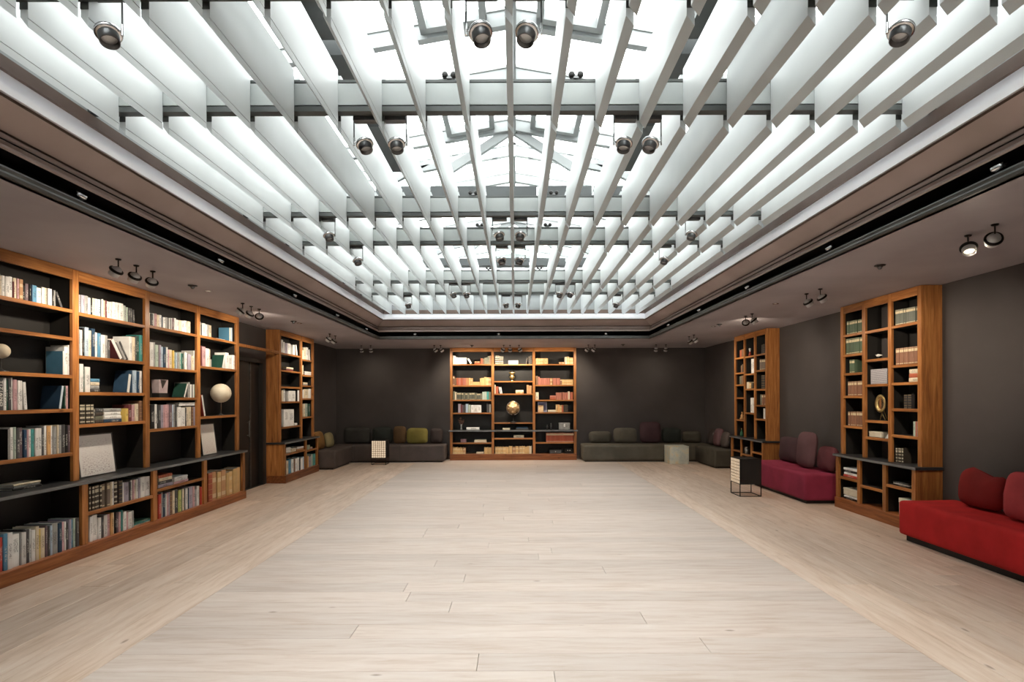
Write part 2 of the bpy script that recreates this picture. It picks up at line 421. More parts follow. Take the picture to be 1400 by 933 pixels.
def sweep(name, prof, mat, parent):
    """prof: (inset on the long sides, inset at the ends, height above eye)"""
    V, Fc = [], []
    for a, b, dz in prof:
        z = EYE + dz
        V += [(CXL + a, CYF + b, z), (CXR - a, CYF + b, z), (CXR - a, CYB - b, z), (CXL + a, CYB - b, z)]
    for i in range(len(prof) - 1):
        for k in range(4):
            Fc.append((i * 4 + k, i * 4 + (k + 1) % 4, i * 4 + 4 + (k + 1) % 4, i * 4 + 4 + k))
    return mesh_obj(name, V, Fc, mat, parent)
sweep('lip_moulding', [(-0.06, -0.06, 1.367), (0.0, 0.0, 1.367), (0.008, 0.008, 1.385), (0, 0, 1.40), (0.006, 0.006, 1.42), (0, 0, 1.432), (-0.05, -0.05, 1.432)], 'grey_mould', trim)
sweep('light_slot', [(-0.05, -0.05, 1.432), (-0.32, -0.32, 1.432), (-0.32, -0.32, 1.60), (-0.01, -0.01, 1.60)], 'black_slot', trim)
sweep('cornice', [(-0.06, -0.06, 1.60), (-0.01, -0.01, 1.535), (0.0, 0.0, 1.545), (-0.01, -0.01, 1.565), (-0.04, -0.04, 1.575), (-0.03, -0.03, 1.60), (-0.035, -0.035, 1.61), (-0.025, -0.025, 1.63), (-0.045, -0.045, 1.635), (-0.045, -0.045, 1.65), (-0.07, -0.07, 1.655)], 'brown_fascia', trim)
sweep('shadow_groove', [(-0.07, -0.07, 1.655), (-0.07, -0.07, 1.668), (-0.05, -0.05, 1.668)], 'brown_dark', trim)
sweep('fascia', [(-0.05, -0.05, 1.668), (0.115, 0.115, 1.782)], 'brown_fascia', trim)
sweep('bead', [(0.115, 0.115, 1.782), (0.10, 0.10, 1.787), (0.125, 0.125, 1.795), (0.11, 0.11, 1.80)], 'brown_dark', trim)
sweep('ledge', [(0.11, 0.11, 1.80), (0.135, 0.135, 1.802), (0.135, 0.135, 1.845), (-0.04, -0.55, 1.845)], 'white_ledge', trim)
sweep('upstand', [(-0.04, -0.55, 1.845), (-0.04, -0.55, 2.03)], 'white_ledge', trim)
sweep('upper_band', [(-0.04, -0.55, 2.03), (-0.02, -0.53, 2.035), (-0.02, -0.53, 2.12), (-0.06, -0.57, 2.12)], 'brown_dark', trim)
sweep('curb_wall', [(-0.06, -0.57, 2.12), (-0.06, -0.57, 2.92)], 'roof_frame', trim)

# baffles: hanging fins cut at every cross beam; lower edge bevelled, lower on the right
HB, HT, BP, BT = 2.0, 2.44, 0.3252, 0.042
beamY = [0.55, 2.87, 4.05, 6.35, 7.52, 10.0, 11.13]
segY = []
prev = -2.15
for b in beamY:
    segY.append((prev, b - 0.035)); prev = b + 0.035
segY.append((prev, 12.93))
for si, (a, b) in enumerate(segY):
    ln = b - a
    prof = [(-BT, 0.055), (0, 0.0), (0, 0.046), (-0.005, 0.047), (-0.005, 0.051), (0, 0.052), (0, HT - HB), (-BT, HT - HB)]
    n = len(prof)
    V = [(x, 0, z) for x, z in prof] + [(x, ln, z) for x, z in prof]
    Fc = [tuple(range(n)), tuple(range(2 * n - 1, n - 1, -1))] + [(i, i + n, (i + 1) % n + n, (i + 1) % n) for i in range(n)]
    me = None
    for i in range(19):
        x = -1.466 * HB + i * BP
        if me is None:
            o = mesh_obj('baffle', V, Fc, 'baffle', ceiling, (x, a, EYE + HB)); me = o.data
        else:
            o = bpy.data.objects.new('baffle', me); o.location = (x, a, EYE + HB); link(o, ceiling)
for b in beamY:
    bo = box('cross_beam', CXL - 0.05, CXR + 0.05, b - 0.03, b + 0.03, EYE + 2.185, EYE + 2.345, 'beam', ceiling)
    box('beam_flange', CXL - 0.05 - bo.location.x, CXR + 0.05 - bo.location.x, -0.034, 0.034, -0.05, -0.012, 'beam_dark', bo)
    box('beam_flange', CXL - 0.05 - bo.location.x, CXR + 0.05 - bo.location.x, -0.034, 0.034, 0.165, 0.185, 'beam_dark', bo)
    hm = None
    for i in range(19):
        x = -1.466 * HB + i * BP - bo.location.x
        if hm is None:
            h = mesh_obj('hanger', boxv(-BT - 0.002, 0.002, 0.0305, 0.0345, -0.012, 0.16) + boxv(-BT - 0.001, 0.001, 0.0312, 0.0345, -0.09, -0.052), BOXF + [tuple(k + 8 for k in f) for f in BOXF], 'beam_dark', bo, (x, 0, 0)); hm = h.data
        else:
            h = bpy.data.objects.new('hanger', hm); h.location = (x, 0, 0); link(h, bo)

# ------------------------------------------------------------------ skylights (three glazed roof lights)
RDZ, RSL, RX = 3.45, 0.173, 3.06
def roofz(x): return EYE + RDZ - RSL * abs(x + 0.02)
def skylight(idx, y0, y1, rafters, label, gable=True, vents=()):
    w = tag(empty('window_%d' % idx, (-0.02, y0, EYE + 2.9)), label, 'skylight', kind='structure')
    o = Vector(w.location)
    def ob(name, pts, mat):     # prism along Y from profile quads
        V = [Vector(p) - o for p in pts]
        return mesh_obj(name, [tuple(v) for v in V], BOXF, mat, w)
    for ry in rafters:
        for s in (-1, 1):
            x0, x1 = -0.02, -0.02 + s * RX
            a, b = roofz(x0), roofz(x1)
            d, t = 0.13, 0.035
            pts = [(x0, ry - t, a - d), (x1, ry - t, b - d), (x1, ry + t, b - d), (x0, ry + t, a - d), (x0, ry - t, a), (x1, ry - t, b), (x1, ry + t, b), (x0, ry + t, a)]
            ob('rafter', pts, 'roof_frame')
            pts = [(x0, ry - 0.05, a), (x1, ry - 0.05, b), (x1, ry + 0.05, b), (x0, ry + 0.05, a), (x0, ry - 0.05, a + 0.03), (x1, ry - 0.05, b + 0.03), (x1, ry + 0.05, b + 0.03), (x0, ry + 0.05, a + 0.03)]
            ob('glazing_cap', pts, 'beam')
    z = roofz(-0.02)
    ob('ridge_beam', boxv(-0.06, 0.02, y0, y1, z - 0.16, z + 0.03), 'roof_frame')
    edges = sorted(rafters); 
    for ya, yb in zip(edges, edges[1:]):
        for s in (-1, 1):
            x0, x1 = -0.02 + s * 0.05, -0.02 + s * RX
            a, b = roofz(x0) + 0.005, roofz(x1) + 0.005
            g = 0.02
            pts = [(x0, ya + g, a), (x1, ya + g, b), (x1, yb - g, b), (x0, yb - g, a), (x0, ya + g, a + 0.012), (x1, ya + g, b + 0.012), (x1, yb - g, b + 0.012), (x0, yb - g, a + 0.012)]
            ob('glass_pane', pts, 'glass')
    for ya, yb in vents:
        for s in (-1, 1):
            xa, xb = -0.02 + s * 0.22, -0.02 + s * 0.80
            bm = bmesh.new()
            for (u0, u1, v0, v1) in ((xa, xa + s * 0.06, ya, yb), (xb - s * 0.06, xb, ya, yb), (xa, xb, ya, ya + 0.07), (xa, xb, yb - 0.07, yb)):
                pz = [roofz(u0) - 0.10, roofz(u1) - 0.10]
                vs = [bm.verts.new(Vector(p) - o) for p in [(u0, v0, pz[0]), (u1, v0, pz[1]), (u1, v1, pz[1]), (u0, v1, pz[0]), (u0, v0, pz[0] + 0.09), (u1, v0, pz[1] + 0.09), (u1, v1, pz[1] + 0.09), (u0, v1, pz[0] + 0.09)]]
                for f in BOXF: bm.faces.new([vs[i] for i in f])
            bm_obj('vent_sash', bm, 'roof_frame', w)
    if gable:
        yy = y1 - 0.04
        def bar(p, q, wd, mat='roof_frame', name='gable_bar'):
            p, q = Vector((p[0], yy, EYE + p[1])), Vector((q[0], yy, EYE + q[1]))
            d = (q - p).normalized(); n = Vector((-d.z, 0, d.x)) * wd / 2; t = Vector((0, 0.03, 0))
            pts = [p - n - t, p + n - t, p + n + t, p - n + t, q - n - t, q + n - t, q + n + t, q - n + t]
            ob(name, pts, mat)
        for s in (-1, 1):
            bar((-0.02, 3.36), (-0.02 + s * 0.78, 2.86), 0.10)
            bar((-0.02 + s * 0.78, 2.88), (-0.02 + s * 0.75, 2.64), 0.05)
            bar((-0.02 + s * 1.05, 2.95), (-0.02 + s * 1.55, 2.70), 0.08)
            bar((-0.02 + s * 0.78, 2.93), (-0.02 + s * 1.15, 2.86), 0.07)
        V = [(-3.08, yy, EYE + 2.64), (3.04, yy, EYE + 2.64), (3.04, yy, roofz(3.04)), (-0.02, yy, roofz(-0.02)), (-3.08, yy, roofz(-3.08))]
        V = [Vector(p) - o for p in V]; V2 = [p + Vector((0, 0.012, 0)) for p in V]
        mesh_obj('gable_glass', [tuple(p) for p in V + V2], [(0, 1, 2, 3, 4), (9, 8, 7, 6, 5)] + [(i, i + 5, (i + 1) % 5 + 5, (i + 1) % 5) for i in range(5)], 'glass', w)
        x = -3.1
        for i in range(9):
            ob('sill_box', boxv(x + 0.02, x + 0.66, y1 - 0.08, y1 + 0.10, EYE + 2.50, EYE + 2.64), 'roof_dark'); x += 0.68  # shade on the sill underside is put into the dark colour
    return w
skylight(1, -2.2, 6.8, [-2.17, -1.1, -0.05, 1.0, 1.98, 2.95, 3.9, 4.83, 5.67, 6.72], 'first glazed ridge skylight above the nearest baffles', vents=((3.95, 4.78), (5.75, 6.66)))
skylight(2, 7.35, 10.25, [7.4, 8.3, 9.25, 10.18], 'second glazed ridge skylight above the middle baffles')
skylight(3, 10.95, 12.98, [11.0, 11.95, 12.93], 'farthest glazed ridge skylight above the back wall end')
for a, b in ((6.9, 7.35), (10.35, 10.95)):
    for x0 in (-3.1, -1.55, 0.0, 1.55):
        box('flat_pane', x0, x0 + 1.53, a, b, EYE + 2.66, EYE + 2.672, 'glass', ceiling)
for s in (-1, 1):       # long dark blind boxes under the glass
    for a, b in ((0.7, 2.75), (2.95, 3.98), (4.15, 5.2), (5.25, 6.3)):
        c = box('blind_box', s * 1.43 - 0.02 - 0.15, s * 1.43 - 0.02 + 0.15, a, b, EYE + 2.64, EYE + 2.82, 'roof_dark', ceiling)
        box('rail', -0.018, 0.018, -(b - a) / 2, (b - a) / 2, -0.03, 0.0, 'roof_frame', c)

ORD = ['zeroth', 'first', 'second', 'third', 'fourth', 'fifth', 'sixth', 'seventh', 'eighth', 'ninth', 'tenth', 'eleventh', 'twelfth', 'thirteenth', 'fourteenth', 'fifteenth', 'sixteenth', 'seventeenth', 'eighteenth', 'nineteenth', 'twentieth', 'twenty-first', 'twenty-second', 'twenty-third', 'twenty-fourth', 'twenty-fifth', 'twenty-sixth', 'twenty-seventh', 'twenty-eighth', 'twenty-ninth', 'thirtieth']

# ------------------------------------------------------------------ bookcases
class Case: pass
def frame_pt(c, u, d, z):
    if c.side == 'L': return (-c.x - d, u, z)
    if c.side == 'R': return (c.x + d, -u, z)
    return (u, c.x + d, z)
def upx(c, px, d):
    """along-shelf coordinate and distance of photo column px on the plane at depth d"""
    if c.side == 'L': Y = F * (c.x + d) / (VX - px); return Y, Y
    if c.side == 'R': Y = F * (c.x + d) / (px - VX); return -Y, Y
    Y = c.x + d; return (px - VX) * Y / F, Y
def zpx(c, px, py, d=0.0):
    return zat(px, py, upx(c, px, d)[1])
RZ = {'L': PI / 2, 'R': -PI / 2, 'B': 0.0}
CT = 0.80                       # counter top height
def bookcase(name, label, side, x, posts, uppers, lowers, dl, pw, plinth, depth=0.262, ends=(0, 0), open_bays=(), opening=0):
    c = Case(); c.side, c.x, c.name, c.posts, c.dl, c.depth, c.plinth, c.pw = side, x, name, posts, dl, depth, plinth, pw
    c.rz = RZ[side]
    u0 = posts[0]
    root = tag(empty('bookcase', frame_pt(c, u0, 0, 0), c.rz), label, 'bookcase'); c.root = root
    c.upper, c.lower = uppers, lowers
    R = lambda u: u - u0
    a, b = R(posts[0]) - pw / 2, R(posts[-1]) + pw / 2
    for p in posts:
        box('stile', R(p) - pw / 2, R(p) + pw / 2, 0, 0.035, CT, ZC - 0.005, 'wood_v', root, 0.003)
        box('lower_stile', R(p) - pw / 2, R(p) + pw / 2, -dl, -dl + 0.035, plinth, CT - 0.036, 'wood_v', root, 0.003)
    for i, p in enumerate(posts):
        e = (i == 0 and ends[0]) or (i == len(posts) - 1 and ends[1])
        if e:
            box('side_panel', R(p) - pw / 2, R(p) + pw / 2, 0.035, depth, CT, ZC - 0.005, 'wood_v', root)
            box('side_panel', R(p) - pw / 2, R(p) + pw / 2, -dl + 0.035, depth, plinth, CT - 0.036, 'wood_v', root)
            s0, s1 = (R(p) + pw / 2, R(p) + pw / 2 + 0.003) if i == 0 else (R(p) - pw / 2 - 0.003, R(p) - pw / 2)
            box('lining', s0, s1, 0.036, depth - 0.012, CT, ZC - 0.04, 'black_panel', root)
            box('lining', s0, s1, -dl + 0.036, depth - 0.012, plinth, CT - 0.036, 'black_panel', root)
        else:
            box('divider', R(p) - pw / 2 + 0.012, R(p) + pw / 2 - 0.012, 0.035, depth - 0.012, CT, ZC - 0.005, 'black_panel', root)
            box('lower_divider', R(p) - pw / 2 + 0.012, R(p) + pw / 2 - 0.012, -dl + 0.035, depth - 0.012, plinth, CT - 0.036, 'black_panel', root)
    box('countertop', a - 0.035, b + 0.035, -dl - 0.025, depth, CT - 0.036, CT, 'counter', root, 0.004)
    ce = [o for o in root.children if o.name.startswith('countertop')][-1]
    box('highlight_strip', a - 0.035 - ce.location.x, b + 0.035 - ce.location.x, -dl - 0.0275 - ce.location.y, -dl - 0.0255 - ce.location.y, 0.004, 0.032, 'steel_edge_highlight', ce)  # added strip; the countertop's edge highlight is put into its colour
    box('plinth', a, b, -dl - 0.02, depth, 0.0, plinth, 'wood_dark', root, 0.004)
    for i in range(len(posts) - 1):
        p, q = R(posts[i]) + pw / 2, R(posts[i + 1]) - pw / 2
        box('top_rail', p, q, 0.002, 0.03, ZC - 0.115, ZC - 0.005, 'wood_h', root, 0.002)
        box('top_board', p - 0.01, q + 0.01, 0.03, depth - 0.012, ZC - 0.04, ZC - 0.005, 'black_panel', root)
        box('back_panel', p - 0.01, q + 0.01, depth - 0.012, depth, plinth, ZC - 0.005, 'wall' if i in open_bays else 'black_panel', root)
        for z in uppers[i]:
            s = box('shelf', p, q, 0.03, depth - 0.012, z - 0.034, z, 'black_panel', root)
            box('shelf_edge', -(q - p) / 2, (q - p) / 2, 0.004 - s.location.y, 0.03 - s.location.y, -0.001, 0.0345, 'wood_h', s, 0.002)
        for z in lowers[i]:
            s = box('lower_shelf', p, q, -dl + 0.03, depth - 0.012, z - 0.034, z, 'black_panel', root)
            box('shelf_edge', -(q - p) / 2, (q - p) / 2, -dl + 0.004 - s.location.y, -dl + 0.03 - s.location.y, -0.001, 0.0345, 'wood_h', s, 0.002)
    return c
def tmp(side, x):
    c = Case(); c.side, c.x = side, x; return c
tl, tr, tb = tmp('L', 4.597), tmp('R', 4.93), tmp('B', 14.5)
Zs = lambda c, l, d=0.0: [zpx(c, px, py, d) for px, py in l]
LPOST = [4.566, 5.671, 6.776, 7.875, 8.988]
long_left = bookcase('long left bookcase', 'long four bay pine bookcase with black counter along left wall', 'L', 4.597, LPOST,
    [Zs(tl, [(97, 423), (97, 461.4), (97, 513), (97, 559.4), (97, 619)]),
     Zs(tl, [(197, 444.5), (197, 494.8), (197, 537.6), (197, 575.6)]),
     Zs(tl, [(267, 457), (268, 506.6), (268.5, 544), (268.5, 582)]),
     Zs(tl, [(322.5, 468), (323, 505.5), (323, 567.3)])],
    [[], Zs(tl, [(208, 677.6)], -0.093), Zs(tl, [(277, 653.7)], -0.093), []], 0.093, 0.08, 0.13, ends=(1, 1))
far_left = bookcase('far left bookcase', 'narrow two bay pine bookcase beyond the dark doorway', 'L', 4.597, [10.61, 11.67, 12.35],
    [Zs(tl, [(410, 487), (410.7, 509), (411.5, 530), (411.5, 549), (411.5, 581.4)]),
     Zs(tl, [(426, 493.3), (427.4, 514), (426.5, 527.8), (426.5, 545), (427, 569.4)])],
    [Zs(tl, [(417, 615)], -0.093), Zs(tl, [(432.3, 613)], -0.093)], 0.093, 0.08, 0.15, ends=(1, 1))
BP_ = [xat(617, 14.5), xat(673.7, 14.5), xat(730, 14.5), xat(786.2, 14.5)]
back_case = bookcase('back wall bookcase', 'wide three bay pine bookcase centred on the back wall', 'B', 14.5, BP_,
    [Zs(tb, [(645, 498.1), (645, 527.2), (645, 546.9), (645, 564.6)]),
     Zs(tb, [(702, 498.1), (702, 521.2), (702, 538.5), (702, 578)]),
     Zs(tb, [(758, 498), (758, 526.6), (758, 546.9), (758, 564)])],
    [Zs(tb, [(645, 605.6)], -0.05), Zs(tb, [(702, 599.3)], -0.05), Zs(tb, [(758, 605)], -0.05)], 0.05, 0.068, 0.165, ends=(1, 1))
slim_right = bookcase('far right bookcase', 'narrow three column pine bookcase beside the purple sofa', 'R', 4.93, [-12.136, -11.637, -11.136, -10.63],
    [Zs(tr, [(1010.8, 489), (1010.8, 509.7), (1010.8, 526), (1010.8, 543.6), (1010.8, 573.8)]),
     Zs(tr, [(1024, 487), (1024, 511), (1024, 531.6), (1024, 564.5)]),
     Zs(tr, [(1040, 484), (1040, 506), (1040, 532), (1040, 554), (1040, 573)])],
    [Zs(tr, [(1007, 615.7)], -0.077), Zs(tr, [(1021, 622)], -0.077), Zs(tr, [(1035, 619)], -0.077)], 0.077, 0.06, 0.15, depth=0.255, ends=(1, 1), open_bays=(1,))
tall_right = bookcase('near right bookcase', 'tall three column pine bookcase between purple and red sofas', 'R', 4.93, [-8.161, -7.653, -7.122, -6.597],
    [Zs(tr, [(1165, 456.4), (1165, 484), (1166, 510), (1166, 541.4), (1165.7, 582.9)]),
     Zs(tr, [(1198, 450.6), (1198, 490.7), (1198, 525.4), (1199, 575.4), (1199, 599)]),
     Zs(tr, [(1236.4, 442.9), (1236.4, 498.4), (1236.4, 523), (1239.7, 559.3), (1239.7, 596.3)])],
    [Zs(tr, [(1159.7, 654)], -0.077), Zs(tr, [(1193, 667.5)], -0.077), Zs(tr, [(1230, 666.4)], -0.077)], 0.077, 0.065, 0.15, depth=0.255, ends=(1, 1), open_bays=(1,))
# board bridging the doorway between the two left bookcases
tag(box('trim_2', -4.66, -4.60, LPOST[-1] + 0.042, 10.61 - 0.042, 2.535, 2.585, 'wood_v', None, 0.003), 'pine board bridging the dark doorway between left bookcases', 'trim', kind='structure')

# ------------------------------------------------------------------ books
PAL = {
 'W': ((0.82, 0.81, 0.785), 'white', 'cloth'), 'C': ((0.72, 0.62, 0.46), 'cream', 'cloth'), 'T': ((0.50, 0.27, 0.13), 'tan', 'vellum'),
 'O': ((0.72, 0.42, 0.18), 'orange', 'cloth'), 'R': ((0.55, 0.07, 0.05), 'red', 'cloth'), 'P': ((0.62, 0.38, 0.40), 'dusty pink', 'cloth'),
 'M': ((0.17, 0.045, 0.05), 'maroon', 'cloth'), 'm': ((0.16, 0.11, 0.125), 'dark mauve', 'cloth'), 'B': ((0.10, 0.27, 0.42), 'blue', 'cloth'),
 'L': ((0.42, 0.52, 0.62), 'pale blue', 'cloth'), 'N': ((0.025, 0.06, 0.11), 'navy', 'cloth'), 't': ((0.07, 0.32, 0.30), 'teal', 'cloth'),
 'G': ((0.02, 0.075, 0.055), 'dark green', 'cloth'), 'g': ((0.34, 0.34, 0.33), 'grey', 'cloth'), 'k': ((0.012, 0.012, 0.013), 'black', 'cloth'),
 'd': ((0.075, 0.075, 0.078), 'charcoal', 'cloth'), 'y': ((0.72, 0.52, 0.14), 'yellow', 'cloth'), 'l': ((0.55, 0.60, 0.20), 'lime', 'cloth'),
 'v': ((0.40, 0.36, 0.44), 'lavender', 'cloth'), 'b': ((0.20, 0.11, 0.07), 'brown', 'leather'), 's': ((0.42, 0.50, 0.43), 'sage', 'cloth'),
 'V': ((0.66, 0.43, 0.19), 'vellum', 'vellum'), 'K': ((0.055, 0.045, 0.035), 'banded black', 'check'), 'U': ((0.20, 0.155, 0.12), 'brown leather', 'banded'),
 'E': ((0.42, 0.10, 0.055), 'russet', 'leather'), 'Q': ((0.08, 0.12, 0.075), 'green leather', 'banded'), 'A': ((0.40, 0.09, 0.045), 'red leather', 'banded'),
 'S': ((0.16, 0.17, 0.13), 'olive leather', 'leather'), 'X': ((0.25, 0.125, 0.078), 'tan leather', 'banded'), 'D': ((0.045, 0.04, 0.04), 'dark leather', 'leather'),
 'e': ((0.45, 0.16, 0.12), 'rose leather', 'leather'), 'H': ((0.12, 0.13, 0.105), 'grey leather', 'banded')}
ANT = ('leather', 'check', 'banded', 'vellum')
def book_mesh(w, d, h):
    e = min(0.004, w / 4); t = min(0.0028, w / 5)
    P = [(-w / 2, d), (-w / 2, e), (-w / 4, 0), (w / 4, 0), (w / 2, e), (w / 2, d), (w / 2 - t, d), (w / 2 - t, e + t), (-w / 2 + t, e + t), (-w / 2 + t, d)]
    n = len(P)
    V = [(x, y, 0) for x, y in P] + [(x, y, h) for x, y in P]
    Fc = [(i, (i + 1) % n, (i + 1) % n + n, i + n) for i in range(n)]
    # caps split so that the U profile stays clean
    cap = [(0, 1, 8, 9), (1, 2, 3, 4), (1, 4, 7, 8), (4, 5, 6, 7)]
    Fc += [tuple(reversed(q)) for q in cap] + [tuple(i + n for i in q) for q in cap]
    return V, Fc
def make_book(c, u, d, z, w, dep, h, code, label, lean=0.0, flat=False, pages=True, group=None, col=None):
    rgb, cw, kind = PAL[code]
    V, Fc = book_mesh(w, dep, h)
    j = random.uniform(0.88, 1.12)
    o = mesh_obj('antique_book' if kind in ANT else 'book', V, Fc, 'book_' + kind, None, frame_pt(c, u, d, z), (0, lean, c.rz))
    o.color = tuple(min(0.9, (x * j)) for x in (col or rgb)) + (1,)
    if pages:
        t = min(0.0028, w / 5) * 1.05
        mesh_obj('pages', boxv(-w / 2 + t, w / 2 - t, 0.008, dep - 0.004, 0.003, h - 0.004), BOXF, 'paper', o)
    tag(o, label, 'antique book' if kind in ANT else 'book', group)
    return o
SN = {0: 'top shelf', 1: 'second shelf', 2: 'third shelf', 3: 'fourth shelf', 4: 'fifth shelf', 'c': 'black counter', 'l': 'lower shelf', 'b': 'bottom shelf'}
SPINE = {'W': mottled('white_spine', (0.66, 0.65, 0.62), (0.76, 0.75, 0.72), 60, 0.6), 'L': mottled('pale_blue_spine', (0.46, 0.54, 0.62), (0.56, 0.63, 0.70), 60, 0.6), 'g': mottled('grey_spine', (0.24, 0.24, 0.23), (0.34, 0.34, 0.33), 60, 0.6)}
def row(c, bay, sh, crop, spec, d=None, pages=True, dep=None):
    ox, oy, s = crop
    if sh == 'c': zb, dd = CT, 0.03
    elif sh == 'l': zb, dd = c.lower[bay][0] + 0.0005, -c.dl + 0.03
    elif sh == 'b': zb, dd = c.plinth, -c.dl + 0.03
    else: zb, dd = c.upper[bay][sh] + 0.0005, 0.03
    zb += 0.0006
    if d is not None: dd = d
    # clear height above this shelf
    lst = sorted(c.upper[bay]); low = sorted(c.lower[bay])
    if sh in ('l', 'b'):
        above = [z for z in low if z > zb + 0.05] + [CT - 0.036 + 0.034]
    else:
        above = [z for z in lst if z > zb + 0.05] + [ZC - 0.04 + 0.034]
    clear = min(above) - 0.034 - 0.006 - zb
    umin = c.posts[bay] + c.pw / 2 + 0.005; umax = c.posts[bay + 1] - c.pw / 2 - 0.005
    maxdep = c.depth - 0.012 - dd - 0.020
    nb = BAYN[c.name]; bn = nb[bay]
    items = [t.split() for t in spec.split(';') if t.strip()]
    k = 0; last = umin; nf = sum(1 for t in items if t[0] == 'F'); fi = 0
    gname = 'books on the ' + c.name
    for t in items:
        if t[0] == 'F':       # F x0 x1 ytop codes(bottom to top)
            fi += 1
            x0, x1, yt, codes = float(t[1]), float(t[2]), float(t[3]), t[4]
            zoff = float(t[5]) if len(t) > 5 else 0.0
            ua, Ya = upx(c, ox + x0 / s, dd); ub, Yb = upx(c, ox + x1 / s, dd)
            ua, ub = max(ua, umin, last), min(ub, umax)
            if zoff: ua = max(upx(c, ox + x0 / s, dd)[0], umin)
            top = zat(ox + (x0 + x1) / 2 / s, oy + yt / s, (Ya + Yb) / 2)
            th = max(0.010 * len(codes), top - zb - zoff) / len(codes)
            th = min(th, (clear - zoff) / len(codes))
            if ub - ua < 0.05: continue
            zz = zb + zoff
            for i, cd in enumerate(codes):
                pos = 'sole one' if len(codes) == 1 else ('bottom' if i == 0 else 'top' if i == len(codes) - 1 else ORD[i + 1] + ' up')
                st = 'stack' if nf == 1 else ('left stack' if fi == 1 else 'right stack' if fi == nf else 'middle stack')
                jit = random.uniform(0, 0.05) * (ub - ua) if i else 0.0
                lb = 'flat %s book, %s of %s, %s, %s %s' % (PAL[cd][1], pos, st, SN[sh], bn, c.name)
                dp = min(maxdep, (dep or 0.19) * random.uniform(0.85, 1.0))
                make_book(c, ua + jit, dd + random.uniform(0, 0.008), zz + th / 2, th - 0.0012, dp, ub - ua - 2 * jit, cd, lb, lean=PI / 2, pages=pages, group=gname)
                zz += th
            if not zoff: last = ub + 0.002
            continue
        x0, x1, yt, cd = float(t[0]), float(t[1]), float(t[2]), t[3]
        lean = math.radians(float(t[4])) if len(t) > 4 and not t[4].startswith('/') else 0.0
        k += 1
        ua, Ya = upx(c, ox + x0 / s, dd); ub, Yb = upx(c, ox + x1 / s, dd)
        w0 = ub - ua
        ua = max(ua, last)
        if lean == 0.0: ub = min(ub, umax)
        w = ub - ua - 0.0012
        if w < 0.004: w = 0.006; ub = ua + 0.0072
        if ub > umax + 1e-4: continue
        px = ox + (x0 + x1) / 2 / s
        h = zat(px, oy + yt / s, (Ya + Yb) / 2) - zb
        if lean:
            w = min(w, 0.05); h = min((h - w * math.sin(abs(lean))) / math.cos(lean), (clear - w * math.sin(abs(lean))) / math.cos(lean))
        h = max(0.06, min(h, clear))
        dp = min(maxdep, (dep or 0.20) * random.uniform(0.82, 1.05))
        if lean > 0: u, z = ub - w / 2 * math.cos(lean), zb + w / 2 * math.sin(lean)
        elif lean < 0: u, z = ua + w / 2 * math.cos(lean), zb + w / 2 * math.sin(-lean)
        else: u, z = (ua + ub) / 2, zb
        lb = '%s book, %s upright from left, %s, %s %s' % (PAL[cd][1], ORD[k], SN[sh], bn, c.name)
        o = make_book(c, u, dd + random.uniform(-0.004, 0.010), z, w, dp, h, cd, lb, lean=lean, pages=pages, group=gname)
        if 'TIZ' in t: c.tiz = o, w, h
        sp = [x for x in t if x.startswith('/')]
        if sp: mesh_obj('spine', boxv(-w * 0.47, w * 0.47, -0.0012, 0.004, 0.0008, h - 0.0008), BOXF, SPINE[sp[0][1]], o)
        last = (ub if lean <= 0 else ub) + 0.0005
def evenly(x0, x1, n, y0, y1, cd):
    w = (x1 - x0) / n
    return ''.join('%.1f %.1f %.1f %s;' % (x0 + i * w, x0 + (i + 1) * w, y0 + (y1 - y0) * (i + .5) / n, cd) for i in range(n))
BAYN = {'long left bookcase': ['first bay', 'second bay', 'third bay', 'fourth bay'], 'far left bookcase': ['near bay', 'far bay'],
        'back wall bookcase': ['left bay', 'middle bay', 'right bay'], 'far right bookcase': ['left column', 'middle column', 'right column'], 'near right bookcase': ['left column', 'middle column', 'right column']}
A = long_left
q = 13.333
row(A, 0, 0, (0, 365, q), '-480 -420 30 W;-415 -330 50 C;-325 -240 60 W;-235 -170 80 W;-160 -90 90 L;-85 -20 110 W;-15 15 130 W;15 45 165 C;45 105 160 W;105 180 180 W;180 250 180 W;250 268 270 M;270 325 205 C;325 362 215 P;362 430 230 T;430 485 340 k;485 545 310 m;545 575 320 k;575 600 325 N;600 690 340 B;690 775 385 W;775 830 375 W;830 870 385 C;870 890 405 g;890 965 400 W;968 1000 430 k;1000 1028 430 g;1125 1165 470 d -24')
row(A, 0, 2, (0, 455, q), '1160 1188 338 B /W;1190 1255 262 W;1257 1318 232 W', dep=0.21)
row(A, 0, 3, (0, 505, q), '-400 -330 160 W;-325 -240 170 g;-235 -150 165 M;-145 -30 180 W;-28 75 170 d 0 TIZ;77 130 160 W;132 160 175 G;162 215 185 d;217 250 155 W;252 320 190 P;322 365 205 W;367 430 210 W;462 517 235 W -4;1090 1128 300 N 9 /L;1182 1210 310 G;1212 1260 305 P;1262 1300 310 k')
row(A, 0, 4, (0, 570, q), '142 187 230 k /g;189 250 200 W;252 300 190 s;302 360 205 d;362 430 200 m;432 490 240 N;492 530 240 P;532 580 230 W;582 640 230 t;642 700 210 W;702 765 210 W;767 815 190 d;817 865 165 W;867 935 165 O;937 975 160 W;977 1040 180 g;1042 1075 150 C;1077 1125 155 g;1127 1190 145 d;1192 1240 160 k;1242 1280 155 m;1282 1325 150 k', dep=0.215)
row(A, 0, 'c', (0, 635, 12.11), 'F 215 690 300 kgC', d=0.07)
